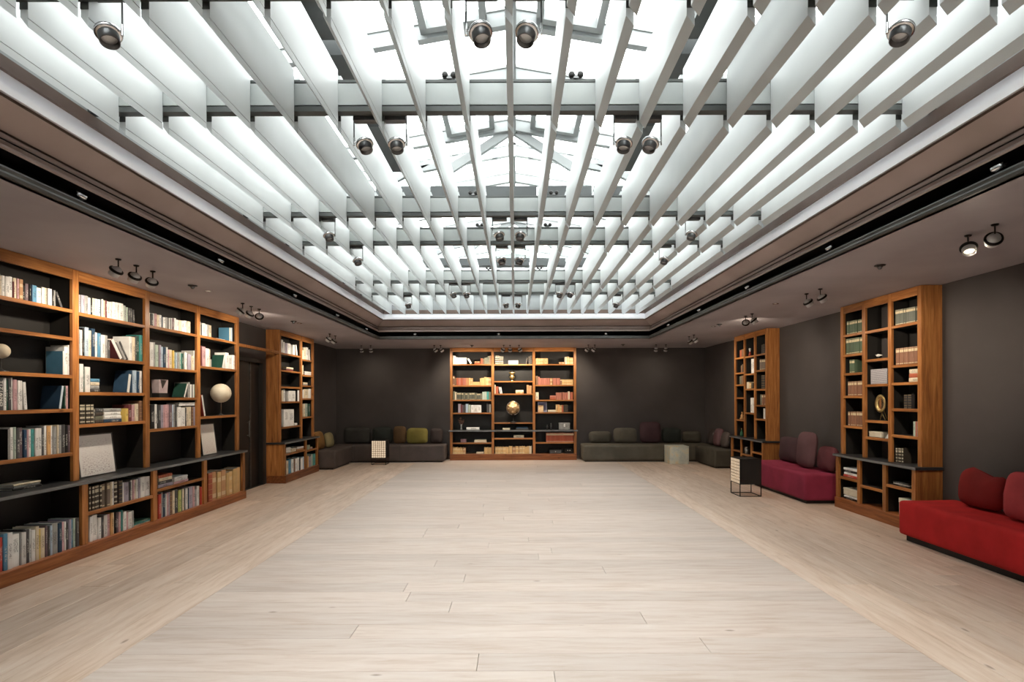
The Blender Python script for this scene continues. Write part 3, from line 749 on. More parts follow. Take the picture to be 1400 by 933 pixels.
row(A, 0, 'b', (0, 700, 12.11), '-420 -330 470 W;-325 -230 460 d;-225 -130 450 C;-125 -62 440 W;-60 -5 440 k;0 55 430 R;57 123 365 B;125 205 350 W;207 335 375 W;337 360 345 g;362 435 345 W;437 488 295 d;490 515 290 W;517 580 305 W;585 640 245 C;642 680 290 y;682 750 275 C;752 790 230 m;792 823 235 d;825 863 230 L;865 962 190 g;965 1025 180 N;1027 1070 170 P;1072 1100 165 W;1102 1140 185 d;1142 1180 125 v;1182 1215 130 B;1217 1255 110 s;1257 1320 100 d', dep=0.27)
row(A, 1, 0, (100, 395, q), '115 153 110 g;155 215 120 v;217 280 130 g;282 325 165 W;330 368 160 k;370 413 175 C;415 463 185 W;465 508 195 L;512 527 190 k;529 560 195 W;562 603 215 C;605 633 215 M;635 688 235 W;690 738 250 W;740 798 245 W;800 848 255 W;850 923 270 W;925 953 305 s;955 983 310 g;985 1018 340 s;1020 1053 350 d;1055 1088 360 d;1100 1135 385 d -5')
row(A, 1, 1, (100, 440, q), '115 150 140 g;152 190 155 W;195 223 110 k;225 293 105 L;297 345 165 C;347 408 130 N;410 460 200 W;462 513 215 B;515 588 245 W;590 648 250 g;650 693 330 d;868 915 330 M -34 /W;950 985 370 g -33;990 1018 375 d -32;1028 1080 275 W;1090 1138 285 C;1140 1163 270 d;1165 1213 260 G;1215 1280 250 t')
row(A, 1, 2, (100, 490, q), '130 200 105 W;202 223 150 G;225 315 160 W;F 322 490 375 dgCB;985 1028 285 N 9 /W;1068 1084 225 N;1086 1118 230 L;1120 1174 225 L;1176 1213 240 N;1215 1265 235 W;1267 1300 250 d')
row(A, 1, 3, (100, 540, q), '130 180 175 K;182 233 175 K;235 277 175 K;280 328 172 K;335 388 172 K;F 410 560 250 DSDd;F 565 890 250 NWWg;955 1005 250 y;1010 1075 180 M;1082 1138 185 P;1140 1195 165 C;1212 1265 110 b')
row(A, 1, 'l', (115, 645, q), '97 130 280 K;147 192 270 K;195 240 255 K;242 285 245 K;287 325 240 K;338 390 225 U;417 470 210 U;477 515 190 C;517 555 185 W;562 620 180 K;632 698 165 D;700 720 200 W;732 815 200 v;822 855 190 d;862 890 160 W;892 920 155 P;922 953 150 C;955 985 140 W;987 1025 125 v;1027 1100 100 W;1117 1210 90 W', dep=0.25)
row(A, 1, 'b', (115, 685, q), '97 150 295 W;152 245 260 W;257 312 310 W;316 358 280 d;360 425 260 W;427 480 245 P;487 527 220 O;530 560 215 C;562 590 215 k;592 640 210 m;642 678 205 P;680 712 175 t;717 773 200 W;775 798 200 P;800 866 200 W;870 905 180 g;F 915 1235 350 CtG', dep=0.25)
q = 18.667
row(A, 2, 0, (200, 420, q), '97 125 150 C;132 188 175 d;190 223 165 W;225 278 170 P;280 338 200 C;340 403 205 W;405 440 240 N;445 513 265 W;515 558 265 g;560 588 270 d;590 618 280 W;620 653 290 k;655 673 280 W;675 733 290 m;735 778 285 W;780 848 330 W;850 900 340 C;905 983 355 W;985 1058 350 W;1060 1135 370 C')
row(A, 2, 1, (200, 460, q), '97 188 155 W;190 243 155 g;245 317 220 s;320 343 230 m;345 393 225 v;395 438 270 L;440 513 280 N;515 558 280 W;560 598 340 P;600 678 345 C;680 718 365 y;720 758 410 s;760 798 420 L;800 848 420 g;850 888 405 s;890 928 440 t;930 975 440 G;980 1020 410 W;1022 1065 420 W;1070 1103 450 v;1105 1152 470 v;1155 1223 505 C;1225 1270 370 W')
row(A, 2, 2, (200, 505, q), '955 985 360 G 22 /W;1066 1115 335 g;1120 1160 390 W;1163 1193 390 d;1195 1213 390 W;1215 1265 390 s')
row(A, 2, 3, (200, 545, q), '120 223 165 k;225 283 150 W;285 312 170 k;315 383 165 d;385 443 165 v;445 478 170 P;480 528 160 P;530 585 155 P;590 668 160 m;670 713 160 L;715 748 150 g;750 788 170 d;800 890 220 W;892 990 235 W;992 1030 240 d;1032 1098 220 C;1100 1163 215 C;1165 1213 220 b;1215 1243 212 v;1245 1300 212 N;F 845 1245 102 WW 0.284')
row(A, 2, 'l', (210, 640, q), 'F 122 490 160 vdCE;F 525 885 205 PWW', dep=0.24)
row(A, 2, 'b', (210, 660, q), '117 190 300 R;205 243 255 g;245 310 300 N;320 343 290 W;345 383 260 P;385 413 245 v;415 478 235 b;480 537 200 C;540 602 180 d;605 633 200 k;635 710 190 l;712 733 180 G;735 783 160 C;785 808 150 d;810 878 145 W;882 893 140 N;895 998 105 v;1000 1048 110 P;1050 1103 180 g;1105 1158 90 W;1160 1193 90 b;1195 1250 110 R', dep=0.25)
row(A, 3, 0, (270, 430, 23.333), '97 114 240 W;116 153 330 d;155 258 285 W;280 343 325 W;345 373 330 g;375 470 350 C;F 640 900 800 W;1040 1080 430 B /L;1082 1125 430 L')
row(A, 3, 1, (270, 465, 23.333), '132 163 180 M;165 268 215 P;285 393 275 W;395 440 300 C;442 468 620 g;800 835 470 G 17 /W;905 1005 410 W;1007 1128 500 W;1130 1212 490 W;1215 1262 415 g')
row(A, 3, 'b', (275, 630, 15.543), '150 238 260 E;240 330 235 T;357 433 240 V;435 522 200 T;552 608 260 V;610 672 230 V;687 772 170 V;775 848 140 V', dep=0.26)
row(A, 3, 2, (265, 510, 15.543), '232 262 470 R -14 /W')
B_ = far_left
row(B_, 0, 0, (380, 455, 14.35), '64 105 140 W;107 140 185 W;142 193 210 v;195 260 215 W;262 300 250 g;302 345 245 W;375 402 240 W -14', pages=False)
row(B_, 0, 1, (380, 455, 14.35), 'F 170 305 680 MC', pages=False)
row(B_, 0, 3, (380, 515, 13.333), '67 100 250 C;102 142 240 W;200 243 262 W;245 325 262 W;345 358 250 k;360 390 250 W', pages=False)
row(B_, 0, 4, (380, 515, 13.333), '108 195 600 W;197 300 600 W;F 305 355 850 W', pages=False)
row(B_, 0, 'l', (360, 590, 12.44), 'F 387 470 275 WW;F 475 560 290 CC;F 570 700 260 TW', pages=False, dep=0.24)
row(B_, 0, 'b', (360, 590, 12.44), '397 430 500 C;432 473 475 B;475 513 475 W;515 543 470 b;545 577 465 W;580 604 450 W;606 635 480 d;637 668 455 W;670 706 430 L', pages=False, dep=0.24)
row(B_, 1, 0, (380, 455, 14.35), '487 515 350 C;517 558 300 C;560 605 292 W;625 652 335 W -8', pages=False)
row(B_, 1, 1, (380, 455, 14.35), '475 512 640 C;F 530 660 765 WW', pages=False)
row(B_, 1, 2, (380, 515, 13.333), 'F 462 545 110 gC', pages=False)
row(B_, 1, 3, (380, 515, 13.333), '462 480 240 W;482 560 232 C;565 605 222 W', pages=False)
row(B_, 1, 4, (380, 515, 13.333), '467 500 500 C;502 545 495 s;555 590 500 G', pages=False)
row(B_, 1, 'l', (360, 590, 12.44), '757 798 235 s;F 802 840 265 PC', pages=False)
row(B_, 1, 'b', (360, 590, 12.44), '752 770 420 O;772 813 430 v;815 843 390 s;847 892 380 t', pages=False)
D = back_case; q = 16.667
b1, b2, b3 = (612, 475, q), (612, 525, q), (612, 578, q)
row(D, 0, 0, b1, '102 140 190 C;142 180 195 W;182 235 230 W;237 300 235 W;302 370 235 W;372 435 235 W;520 562 245 W -32;F 612 745 322 ET;752 798 250 E;800 835 260 b;837 880 240 S;882 913 230 S;915 958 200 S;960 1000 190 b', pages=False)
row(D, 0, 1, b1, '112 158 655 X;160 197 700 b;200 243 700 E;245 300 700 e;302 343 700 E;345 380 700 e;382 417 700 e;420 478 700 T;480 518 700 V;520 565 705 V;F 567 733 790 VV;735 768 710 V;770 828 700 V;830 878 680 V;880 928 690 V;930 963 690 T;965 1000 690 T', pages=False)
row(D, 0, 2, b2, '125 163 170 S;165 200 190 C;212 253 200 H;255 300 200 H;310 358 205 H;360 396 205 S;400 448 210 H;450 490 208 S;495 543 205 H;545 612 200 H;615 662 210 S;668 700 220 H;702 742 220 H;745 788 222 S;790 833 185 s;835 890 180 s;892 938 180 t;940 985 185 S', pages=False)
row(D, 0, 3, b2, '237 295 460 v;297 325 480 M;327 365 485 m;367 408 480 d;410 463 460 L;465 518 480 s;525 600 485 W;602 680 485 W;682 760 485 W;890 945 470 d;950 985 470 g', pages=False)
row(D, 0, 'c', b3, 'F 425 720 115 W', pages=False)
row(D, 0, 'l', b3, 'F 605 885 392 CC', pages=False)
row(D, 0, 'b', b3, '115 213 560 V;215 280 570 V;282 343 570 V;345 405 570 T;F 650 815 675 C;830 903 565 V;905 1000 565 V', pages=False)
b1, b2, b3 = (670, 475, q), (670, 525, q), (670, 578, q)
row(D, 1, 0, b1, '115 168 190 K;170 208 190 K;210 243 200 K;245 273 200 K;275 305 205 K;F 420 640 300 W;812 842 240 D 10;880 918 210 D;920 960 190 D', pages=False)
row(D, 1, 2, b2, '100 125 25 C;127 158 60 E;160 187 60 E;225 245 70 W -10;260 278 75 W -10;F 580 765 145 TC;835 888 30 T;890 950 45 T', pages=False)
row(D, 1, 'c', b3, 'F 285 455 130 C;F 595 860 103 dN', pages=False)
row(D, 1, 'l', b3, 'F 535 770 292 C', pages=False)
row(D, 1, 'b', b3, '112 173 555 V;175 233 555 V;235 290 555 V;292 358 557 V;360 422 555 V;430 500 540 V;505 578 555 T;580 640 540 V;642 663 560 T;665 733 540 V;735 788 540 V;790 843 550 V;845 888 540 V;890 945 540 C;975 992 545 W 6', pages=False)
b1, b2, b3 = (726, 475, q), (726, 525, q), (726, 578, q)
row(D, 2, 0, b1, evenly(100, 388, 8, 250, 252, 'V') + 'F 640 775 338 T;777 818 222 C;820 868 216 V;870 915 235 V;917 965 235 V', pages=False)
row(D, 2, 1, b1, '102 160 655 b;165 200 675 e;' + evenly(202, 430, 5, 705, 705, 'e') + '435 492 705 T;498 580 705 e;584 662 705 e;665 705 730 X;' + evenly(707, 962, 7, 735, 735, 'V'), pages=False)
row(D, 2, 2, b2, '95 175 195 C;F 430 570 268 Ee;' + evenly(575, 700, 3, 200, 200, 'e') + '715 758 195 e;760 805 200 e;810 848 195 e;850 880 175 C;882 914 195 e;916 955 190 E', pages=False)
row(D, 2, 3, b2, 'F 385 567 597 C;570 608 475 V;610 650 475 O;652 698 490 V;700 738 485 E;740 773 487 D;775 808 478 D;810 842 478 D', pages=False)
row(D, 2, 'l', b3, evenly(345, 985, 17, 236, 238, 'A'), pages=False)
G = tall_right; q1, q2 = 10.37, 9.33
row(G, 0, 0, (1140, 385, q1), evenly(182, 392, 7, 572, 532, 'Q'), pages=False)
row(G, 0, 1, (1140, 385, q1), evenly(167, 402, 6, 820, 785, 'Q'), pages=False)
row(G, 0, 2, (1140, 470, q1), evenly(217, 290, 3, 232, 228, 'Q'), pages=False)
row(G, 0, 3, (1140, 470, q1), evenly(195, 402, 8, 542, 528, 'X'), pages=False)
row(G, 0, 4, (1140, 540, q2), evenly(180, 360, 7, 216, 216, 'X'), pages=False)
row(G, 0, 'l', (1135, 615, q2), 'F 165 340 240 RWkW', pages=False, dep=0.22)
row(G, 0, 'b', (1135, 615, q2), 'F 165 345 600 kW', pages=False, dep=0.22)
row(G, 2, 0, (1140, 385, q1), evenly(865, 1188, 11, 408, 350, 'H'), pages=False)
row(G, 2, 1, (1140, 470, q1), evenly(865, 1188, 11, 72, 35, 'X'), pages=False)
row(G, 2, 2, (1140, 470, q1), 'F 1062 1192 362 CEC', pages=False)
row(G, 2, 3, (1140, 470, q1), evenly(992, 1100, 5, 725, 722, 'D'), pages=False)
row(G, 2, 4, (1140, 540, q2), '1005 1030 342 s;1032 1056 342 e;1058 1082 340 s', pages=False)
row(G, 2, 'c', (1140, 540, q2), evenly(782, 878, 4, 678, 682, 'K'), d=0.04, pages=False)
row(G, 2, 'l', (1135, 615, q2), 'F 790 1000 420 kWk', pages=False, dep=0.24)
H_ = slim_right; q1, o1, o2 = 11.667, (998, 445, 11.667), (998, 520, 11.667)
row(H_, 0, 0, o1, '150 180 395 E;182 212 385 b', pages=False)
row(H_, 0, 1, o1, '165 190 640 b;192 213 620 D', pages=False)
row(H_, 0, 2, o2, '150 175 -60 S;177 205 -70 b', pages=False)
row(H_, 1, 1, o1, '330 356 537 W;358 384 535 W', pages=False)
row(H_, 1, 2, o2, '250 300 30 C;302 335 45 V;337 370 45 D', pages=False)
row(H_, 1, 3, o2, '325 358 282 W;360 392 282 W', pages=False)
row(H_, 2, 0, o1, '500 528 310 D;530 556 300 D', pages=False)
row(H_, 2, 1, o1, '470 500 545 U;502 530 542 U;532 560 540 U', pages=False)
row(H_, 2, 2, o2, '500 528 -80 D;530 556 -80 D', pages=False)
row(H_, 2, 3, o2, '480 505 230 S;507 530 232 X;532 556 230 X', pages=False)
row(H_, 2, 4, o2, '530 552 452 W;554 570 450 W', pages=False)
# the big spine lettering
if hasattr(A, 'tiz'):
    bo, bw, bh = A.tiz
    cu = bpy.data.curves.new('spine_title', 'FONT'); cu.body = 'TIZIANO'; cu.size = min(0.055, bw * 0.8); cu.align_x = 'CENTER'; cu.align_y = 'CENTER'
    cu.space_character = 1.25; cu.extrude = 0.0004
    to = bpy.data.objects.new('spine_title', cu)
    dg = bpy.context.evaluated_depsgraph_get(); link(to); dg.update()
    me = bpy.data.meshes.new_from_object(to.evaluated_get(dg)); bpy.data.objects.remove(to)
    xs = [v.co.x for v in me.vertices]; k = 0.8 * bh / (max(xs) - min(xs))
    for v in me.vertices: v.co.x *= k
    me.materials.clear(); me.materials.append(M['ceramic'])
    tm = bpy.data.objects.new('spine_title', me); tm.rotation_euler = (PI / 2, PI / 2, 0); tm.location = (0, -0.0012, bh * 0.53); link(tm, bo)
    tag(tm, 'white TIZIANO lettering down the spine')

# books beyond the 300 that show largest become one object
def proj_area(o):
    me = o.data; mw = Matrix.LocRotScale(o.location, o.rotation_euler, o.scale)
    xs, ys = [], []
    for v in me.vertices:
        p = mw @ v.co
        if p.y < 0.3: return 0.0
        px, py = VX + F * p.x / p.y, VY - F * (p.z - EYE) / p.y
        if v.co.y < 0.006: xs.append(px); ys.append(py)
    x0, x1, y0, y1 = max(0, min(xs)), min(1400, max(xs)), max(0, min(ys)), min(933, max(ys))
    return max(0, x1 - x0) * max(0, y1 - y0)
bl = sorted([o for o in C.objects if o.name.split('.')[0] == 'book'], key=proj_area, reverse=True)
rest = bl[298:]
V, Fc, cols = [], [], []
for o in rest:
    mw = Matrix.LocRotScale(o.location, o.rotation_euler, o.scale)
    for src, col in [(o, o.color)] + [(ch, (0.74, 0.70, 0.62, 1)) for ch in o.children]:
        n0 = len(V)
        V += [tuple(mw @ v.co) for v in src.data.vertices]
        for p in src.data.polygons:
            Fc.append(tuple(i + n0 for i in p.vertices)); cols.append(tuple(col))
for o in rest:
    for ch in list(o.children): bpy.data.objects.remove(ch)
    bpy.data.objects.remove(o)
m, nt, out = newmat('book_small'); at = N(nt, 'ShaderNodeAttribute'); at.attribute_name = 'cover'
bsdf(nt, out, at.outputs['Color'], 0.55, 0, 0.35)
so = mesh_obj('slim_books', V, Fc, m)
ca = so.data.color_attributes.new('cover', 'FLOAT_COLOR', 'CORNER')
for p, col in zip(so.data.polygons, cols):
    for li in p.loop_indices: ca.data[li].color = col
tag(so, 'remaining slim pale and dark books scattered along the distant shelves', 'books', kind='stuff')

# ------------------------------------------------------------------ things on the shelves
def spot_on(c, bay, sh, px, d):
    zb = CT if sh == 'c' else c.plinth if sh == 'b' else c.lower[bay][0] if sh == 'l' else c.upper[bay][sh]
    u, Y = upx(c, px, d)
    return frame_pt(c, u, d, zb + 0.0012), Y
def globe(c, bay, sh, px, d, r, h, label):
    p, Y = spot_on(c, bay, sh, px, d)
    g = tag(empty('globe', p, c.rz), label, 'globe')
    lathe('base', [(0, 0), (0.055, 0), (0.055, 0.008), (0.03, 0.014), (0.008, 0.03), (0, 0.03)], 'gunmetal', g)
    lathe('stem', [(0, 0.02), (0.007, 0.02), (0.006, h - r), (0.016, h - r + 0.004), (0, h - r + 0.004)], 'chrome', g, n=10)
    lathe('sphere', [(r * math.cos(a), h + r * math.sin(a)) for a in [(-0.5 + i / 14) * PI for i in range(15)]], 'cream_globe', g, n=28)
globe(A, 0, 2, 1.5, 0.13, 0.068, zat(1.5, 480.5, 4.98) - A.upper[0][2], 'small cream globe at the edge of the first bay third shelf')
globe(A, 3, 2, 302, 0.06, 0.150, zat(302, 538, 8.57) - A.upper[3][2], 'large cream globe on thin stem in the fourth bay')
def frame_pic(c, bay, sh, px0, px1, d, h, label, mat, fmat='wood_v', lean=-0.12, fw=0.014):
    p0, _ = spot_on(c, bay, sh, px0, d); ua, ub = upx(c, px0, d)[0], upx(c, px1, d)[0]
    zb = p0[2]; w = ub - ua
    f = tag(empty('picture_frame', frame_pt(c, (ua + ub) / 2, d, zb), c.rz), label, 'picture frame')
    f.rotation_euler = (lean, 0, c.rz)
    bm = bmesh.new()
    add_box(bm, -w / 2, w / 2, -0.01, 0.008, 0.0, fw); add_box(bm, -w / 2, w / 2, -0.01, 0.008, h - fw, h)
    add_box(bm, -w / 2, -w / 2 + fw, -0.01, 0.008, fw, h - fw); add_box(bm, w / 2 - fw, w / 2, -0.01, 0.008, fw, h - fw)
    bm_obj('frame', bm, fmat, f)
    mesh_obj('print', boxv(-w / 2 + fw, w / 2 - fw, -0.005, 0.0, fw, h - fw), BOXF, mat, f)
    mesh_obj('backing', boxv(-w / 2 + fw, w / 2 - fw, 0.0, 0.007, fw, h - fw), BOXF, 'black_panel', f)
    return f
frame_pic(A, 1, 'c', 108.5, 158.5, 0.07, 0.47, 'framed certificate leaning on the counter in the second bay', 'certificate', 'gunmetal')
frame_pic(A, 3, 'c', 276.5, 296.5, 0.07, 0.48, 'framed pale print leaning on the counter in the fourth bay', 'poster', 'gunmetal')
# faceted award block in the third bay
p, _ = spot_on(A, 2, 2, 218.5, 0.10)
aw = tag(empty('award_block', p, A.rz), 'pinkish faceted glass award block in the third bay', 'award')
box('base', -0.085, 0.085, -0.05, 0.05, 0, 0.06, 'black_panel', aw, 0.004)
mesh_obj('block', [(-0.085, -0.045, 0.06), (0.085, -0.045, 0.06), (0.085, 0.045, 0.06), (-0.085, 0.045, 0.06), (-0.095, -0.05, 0.235), (0.095, -0.05, 0.235), (0.095, 0.05, 0.235), (-0.095, 0.05, 0.235)], BOXF, mottled('rosy_crystal', (0.40, 0.30, 0.31), (0.60, 0.52, 0.52), 6, 0.15), aw)
mesh_obj('facet', [(-0.02, -0.052, 0.12), (0.06, -0.0535, 0.23), (-0.06, -0.0535, 0.23), (-0.02, -0.046, 0.12), (0.06, -0.047, 0.23), (-0.06, -0.047, 0.23)], [(0, 1, 2), (5, 4, 3), (0, 3, 4, 1), (1, 4, 5, 2), (2, 5, 3, 0)], 'gunmetal', aw)
# back bookcase ornaments
D = back_case
p, Y = spot_on(D, 0, 'c', 630.5, 0.12)
vz = tag(empty('flower_vase', p), 'slim glass vase of dried red stems on back bookcase counter', 'vase')
lathe('vase', [(0, 0), (0.028, 0), (0.03, 0.02), (0.02, 0.06), (0.022, 0.10), (0.028, 0.155), (0.022, 0.155), (0.014, 0.06), (0, 0.03)], mottled('grey_glass', (0.18, 0.19, 0.19), (0.32, 0.33, 0.33), 9, 0.12), vz, n=14)
bm = bmesh.new()
for i in range(11):
    a = random.uniform(0, 2 * PI); r = random.uniform(0.03, 0.10); h = random.uniform(0.24, 0.40)
    t = Vector((r * math.cos(a), r * 0.6 * math.sin(a), h)); add_tube(bm, (0, 0, 0.06), t, 0.0025, 5)
    for k in range(3):
        b = Vector((0, 0, 0.06)).lerp(t, random.uniform(0.6, 1.0)) + Vector((random.uniform(-.02, .02), random.uniform(-.02, .02), random.uniform(-.01, .02)))
        bmesh.ops.create_icosphere(bm, subdivisions=1, radius=random.uniform(0.007, 0.013), matrix=Matrix.Translation(b))
bm_obj('dried_stems', bm, 'stem', vz)
def casket(c, bay, sh, px0, px1, d, dep, h, label, mat, cat='box', name='box', lid=True, zoff=0.0, lidmat=None):
    ua, ub = upx(c, px0, d)[0], upx(c, px1, d)[0]; w = ub - ua
    zb = spot_on(c, bay, sh, px0, d)[0][2] + zoff
    k = tag(empty(name, frame_pt(c, (ua + ub) / 2, d, zb), c.rz), label, cat)
    hb = h * 0.72 if lid else h
    box('body', -w / 2, w / 2, 0, dep, 0, hb, mat, k, 0.004)
    if lid: box('lid', -w / 2 - 0.003, w / 2 + 0.003, -0.003, dep + 0.003, hb + 0.0005, h, lidmat or mat, k, 0.004)
    return k, w
pinkm = mottled('pink_lacquer', (0.40, 0.22, 0.25), (0.55, 0.36, 0.38), 14, 0.5)
creamm = mottled('cream_card_box', (0.62, 0.56, 0.42), (0.72, 0.66, 0.54), 8, 0.7)
silverm = mottled('tarnished_silver', (0.28, 0.27, 0.25), (0.46, 0.45, 0.42), 18, 0.4, 0.6)
casket(D, 0, 'l', 629.5, 637.3, 0.03, 0.12, 0.085, 'small pink lidded box on the back bookcase lower shelf', pinkm)
k, w = casket(D, 2, 'c', 764.2, 779.0, 0.06, 0.15, 0.185, 'tarnished silver casket on back bookcase counter at right', silverm, 'casket', 'casket')
box('clasp', -0.02, 0.02, -0.014, -0.001, 0.08, 0.16, 'ceramic', k, 0.003)
for sx in (-1, 1):
    for sy in (0.012, 0.138): box('foot', sx * (w / 2 - 0.02) - 0.012, sx * (w / 2 - 0.02) + 0.012, sy - 0.012, sy + 0.012, -0.0005, 0.012, 'gunmetal', k)
k, w = casket(D, 2, 'b', 751.2, 767.3, 0.0, 0.2, 0.105, 'grey fronted hi-fi unit on back bookcase bottom shelf', 'black_metal', 'hi-fi', 'hifi_unit', lid=False)
box('front_panel', -w / 2 + 0.006, w / 2 - 0.006, -0.006, -0.0005, 0.012, 0.092, 'gunmetal', k, 0.002)
lathe('dial', [(0, 0), (0.02, 0), (0.018, 0.012), (0, 0.012)], 'chrome', k, (0, -0.006, 0.05), (PI / 2, 0, 0), 14)
k, w = casket(D, 2, 'b', 772.0, 783.0, 0.0, 0.2, 0.115, 'black hi-fi unit with two small displays, back bookcase bottom', 'black_metal', 'hi-fi', 'hifi_unit', lid=False)
for sx in (-0.03, 0.03): box('display', sx - 0.012, sx + 0.012, -0.004, -0.0005, 0.075, 0.095, 'ceramic', k)
# urn
p, Y = spot_on(D, 1, 1, 700.3, 0.11)
u_ = tag(empty('gold_urn', p), 'small gilded two tier urn on back bookcase second shelf', 'urn')
lathe('foot', [(0, 0), (0.03, 0), (0.032, 0.01), (0.012, 0.025), (0.012, 0.03), (0, 0.03)], 'gold', u_, n=20)
lathe('bowl', [(0, 0.03), (0.014, 0.03), (0.045, 0.06), (0.075, 0.11), (0.062, 0.13), (0.04, 0.15), (0.055, 0.175), (0.085, 0.215), (0.09, 0.235), (0.075, 0.24), (0.03, 0.20), (0, 0.19)], 'gold', u_, n=24)
lathe('lid', [(0.078, 0.2405), (0.07, 0.262), (0.03, 0.28), (0.012, 0.30), (0, 0.305)], 'black_metal', u_, n=24)
# crumpled copper ball on a cradle
p, Y = spot_on(D, 1, 3, 701.5, 0.05)
cb = tag(empty('copper_ball', p), 'crumpled copper ball on a cradle, back bookcase middle bay', 'ornament')
bm = bmesh.new(); bmesh.ops.create_icosphere(bm, subdivisions=4, radius=0.155)
for v in bm.verts:
    v.co *= 1 + 0.16 * noise.noise(v.co * 17) + 0.10 * noise.noise(v.co * 40)
    if v.co.z > 0.06: v.co.z += 0.35 * (v.co.z - 0.06) * max(0, 1 - v.co.xy.length / 0.1)
bm_obj('ball', bm, 'copper', cb, (0, 0, 0.385), smooth=True)
bm = bmesh.new()
for i in range(24):
    a, b = 2 * PI * i / 24, 2 * PI * (i + 1) / 24
    add_tube(bm, (0.178 * math.cos(a), 0.02, 0.385 + 0.178 * math.sin(a)), (0.178 * math.cos(b), 0.02, 0.385 + 0.178 * math.sin(b)), 0.008, 6)
bm_obj('ring', bm, 'chrome', cb)
lathe('stand', [(0, 0), (0.10, 0), (0.10, 0.012), (0.02, 0.03), (0.014, 0.19), (0.03, 0.195), (0, 0.195)], 'black_metal', cb)
frame_pic(D, 2, 3, 735.2, 747.7, 0.12, 0.275, 'lavender grey framed picture on the back bookcase fourth shelf', mottled('dusk_picture', (0.10, 0.10, 0.20), (0.24, 0.22, 0.36), 9, 0.4), mottled('lavender_frame', (0.36, 0.34, 0.46), (0.44, 0.42, 0.54), 6, 0.5), fw=0.03)
p, _ = spot_on(D, 2, 3, 739.3, 0.055)
cd = tag(mesh_obj('greeting_card', boxv(-0.07, 0.07, -0.004, 0.004, 0, 0.19), BOXF, mottled('cream_red_card', (0.50, 0.22, 0.10), (0.78, 0.68, 0.42), 9, 0.6), None, p, (-0.1, 0, 0)), 'cream and red card standing before the lavender frame', 'card')
for i, (px, h) in enumerate(((748.0, 0.14), (753.2, 0.18))):
    p, _ = spot_on(D, 2, 'c', px, 0.10)
    fg = tag(empty('figurine', p), ('short' if i == 0 else 'taller') + ' dark bronze figurine on back bookcase counter', 'figurine', 'dark figurines on the counter')
    lathe('plinth', [(0, 0), (0.026, 0), (0.024, 0.018), (0, 0.018)], 'black_metal', fg, n=12)
    lathe('body', [(0, 0.018), (0.012, 0.018), (0.020, h * 0.4), (0.024, h * 0.62), (0.010, h * 0.75), (0.016, h * 0.86), (0.012, h * 0.97), (0, h)], 'gunmetal', fg, n=12)
# near right bookcase ornaments
G = tall_right
p, _ = spot_on(G, 1, 1, 1201, 0.10)
bd = tag(empty('bird_skull', p, G.rz), 'small white bird skull ornament in near right bookcase', 'ornament')
lathe('stand', [(0, 0), (0.018, 0), (0.004, 0.008), (0.004, 0.035), (0, 0.035)], 'gunmetal', bd, n=10)
bm = bmesh.new(); bmesh.ops.create_icosphere(bm, subdivisions=2, radius=0.026, matrix=Matrix.Translation((0, 0, 0.05)) @ Matrix.Diagonal((1.3, 0.8, 0.85, 1)))
bm_obj('cranium', bm, 'ceramic', bd, smooth=True)
bm = bmesh.new(); add_tube(bm, (0.02, 0, 0.052), (0.085, 0, 0.048), 0.014, 8, 0.002); add_tube(bm, (-0.02, 0, 0.052), (-0.06, 0, 0.062), 0.010, 8, 0.003)
bm_obj('beak', bm, 'ceramic', bd)
def lattice():
    m, nt, out = newmat('black_white_lattice')
    tc = N(nt, 'ShaderNodeTexCoord'); mp = N(nt, 'ShaderNodeMapping'); mp.inputs['Rotation'].default_value = (0, PI / 4, 0)
    L(nt, tc.outputs['Object'], mp.inputs['Vector'])
    ck = N(nt, 'ShaderNodeTexChecker', Scale=95.0); ck.inputs['Color1'].default_value = (0.62, 0.60, 0.62, 1); ck.inputs['Color2'].default_value = (0.10, 0.09, 0.11, 1)
    L(nt, mp.outputs[0], ck.inputs['Vector']); bsdf(nt, out, ck.outputs[0], 0.5); return m
casket(G, 1, 2, 1190.2, 1212.6, 0.05, 0.18, 0.205, 'black and white lattice patterned box in near right bookcase', lattice(), lid=False)
p, _ = spot_on(G, 1, 3, 1204.8, 0.12)
mr = tag(empty('oval_mirror', p, G.rz), 'oval gold framed mirror on a stand in near right bookcase', 'mirror')
rx, rz_ = 0.115, 0.128; zc = zat(1204.8, 552.3, upx(G, 1204.8, 0.12)[1]) - p[2]
bm = bmesh.new()
def oval(bm, a0, b0, a1, b1, y0, y1, n=32):
    o = [[bm.verts.new((a * math.cos(2 * PI * i / n), y, zc + b * math.sin(2 * PI * i / n))) for i in range(n)] for a, b, y in ((a0, b0, y1), (a1, b1, y0), ((a0 + a1) / 2, (b0 + b1) / 2, y0 - 0.012), (a0, b0, y0))]
    for A_, B2 in ((o[0], o[1]), (o[1], o[2]), (o[2], o[3]), (o[3], o[0])):
        for i in range(n): bm.faces.new((A_[i], A_[(i + 1) % n], B2[(i + 1) % n], B2[i]))
oval(bm, rx * 0.58, rz_ * 0.62, rx, rz_, -0.012, 0.006)
bm_obj('frame', bm, 'gold', mr, smooth=True)
bm = bmesh.new(); vs = [bm.verts.new((rx * 0.6 * math.cos(2 * PI * i / 28), -0.004, zc + rz_ * 0.64 * math.sin(2 * PI * i / 28))) for i in range(28)]; bm.faces.new(vs)
r_ = bmesh.ops.extrude_face_region(bm, geom=bm.faces[:]); bmesh.ops.translate(bm, verts=[v for v in r_['geom'] if isinstance(v, bmesh.types.BMVert)], vec=(0, 0.008, 0))
bm_obj('glass', bm, 'mirror', mr)
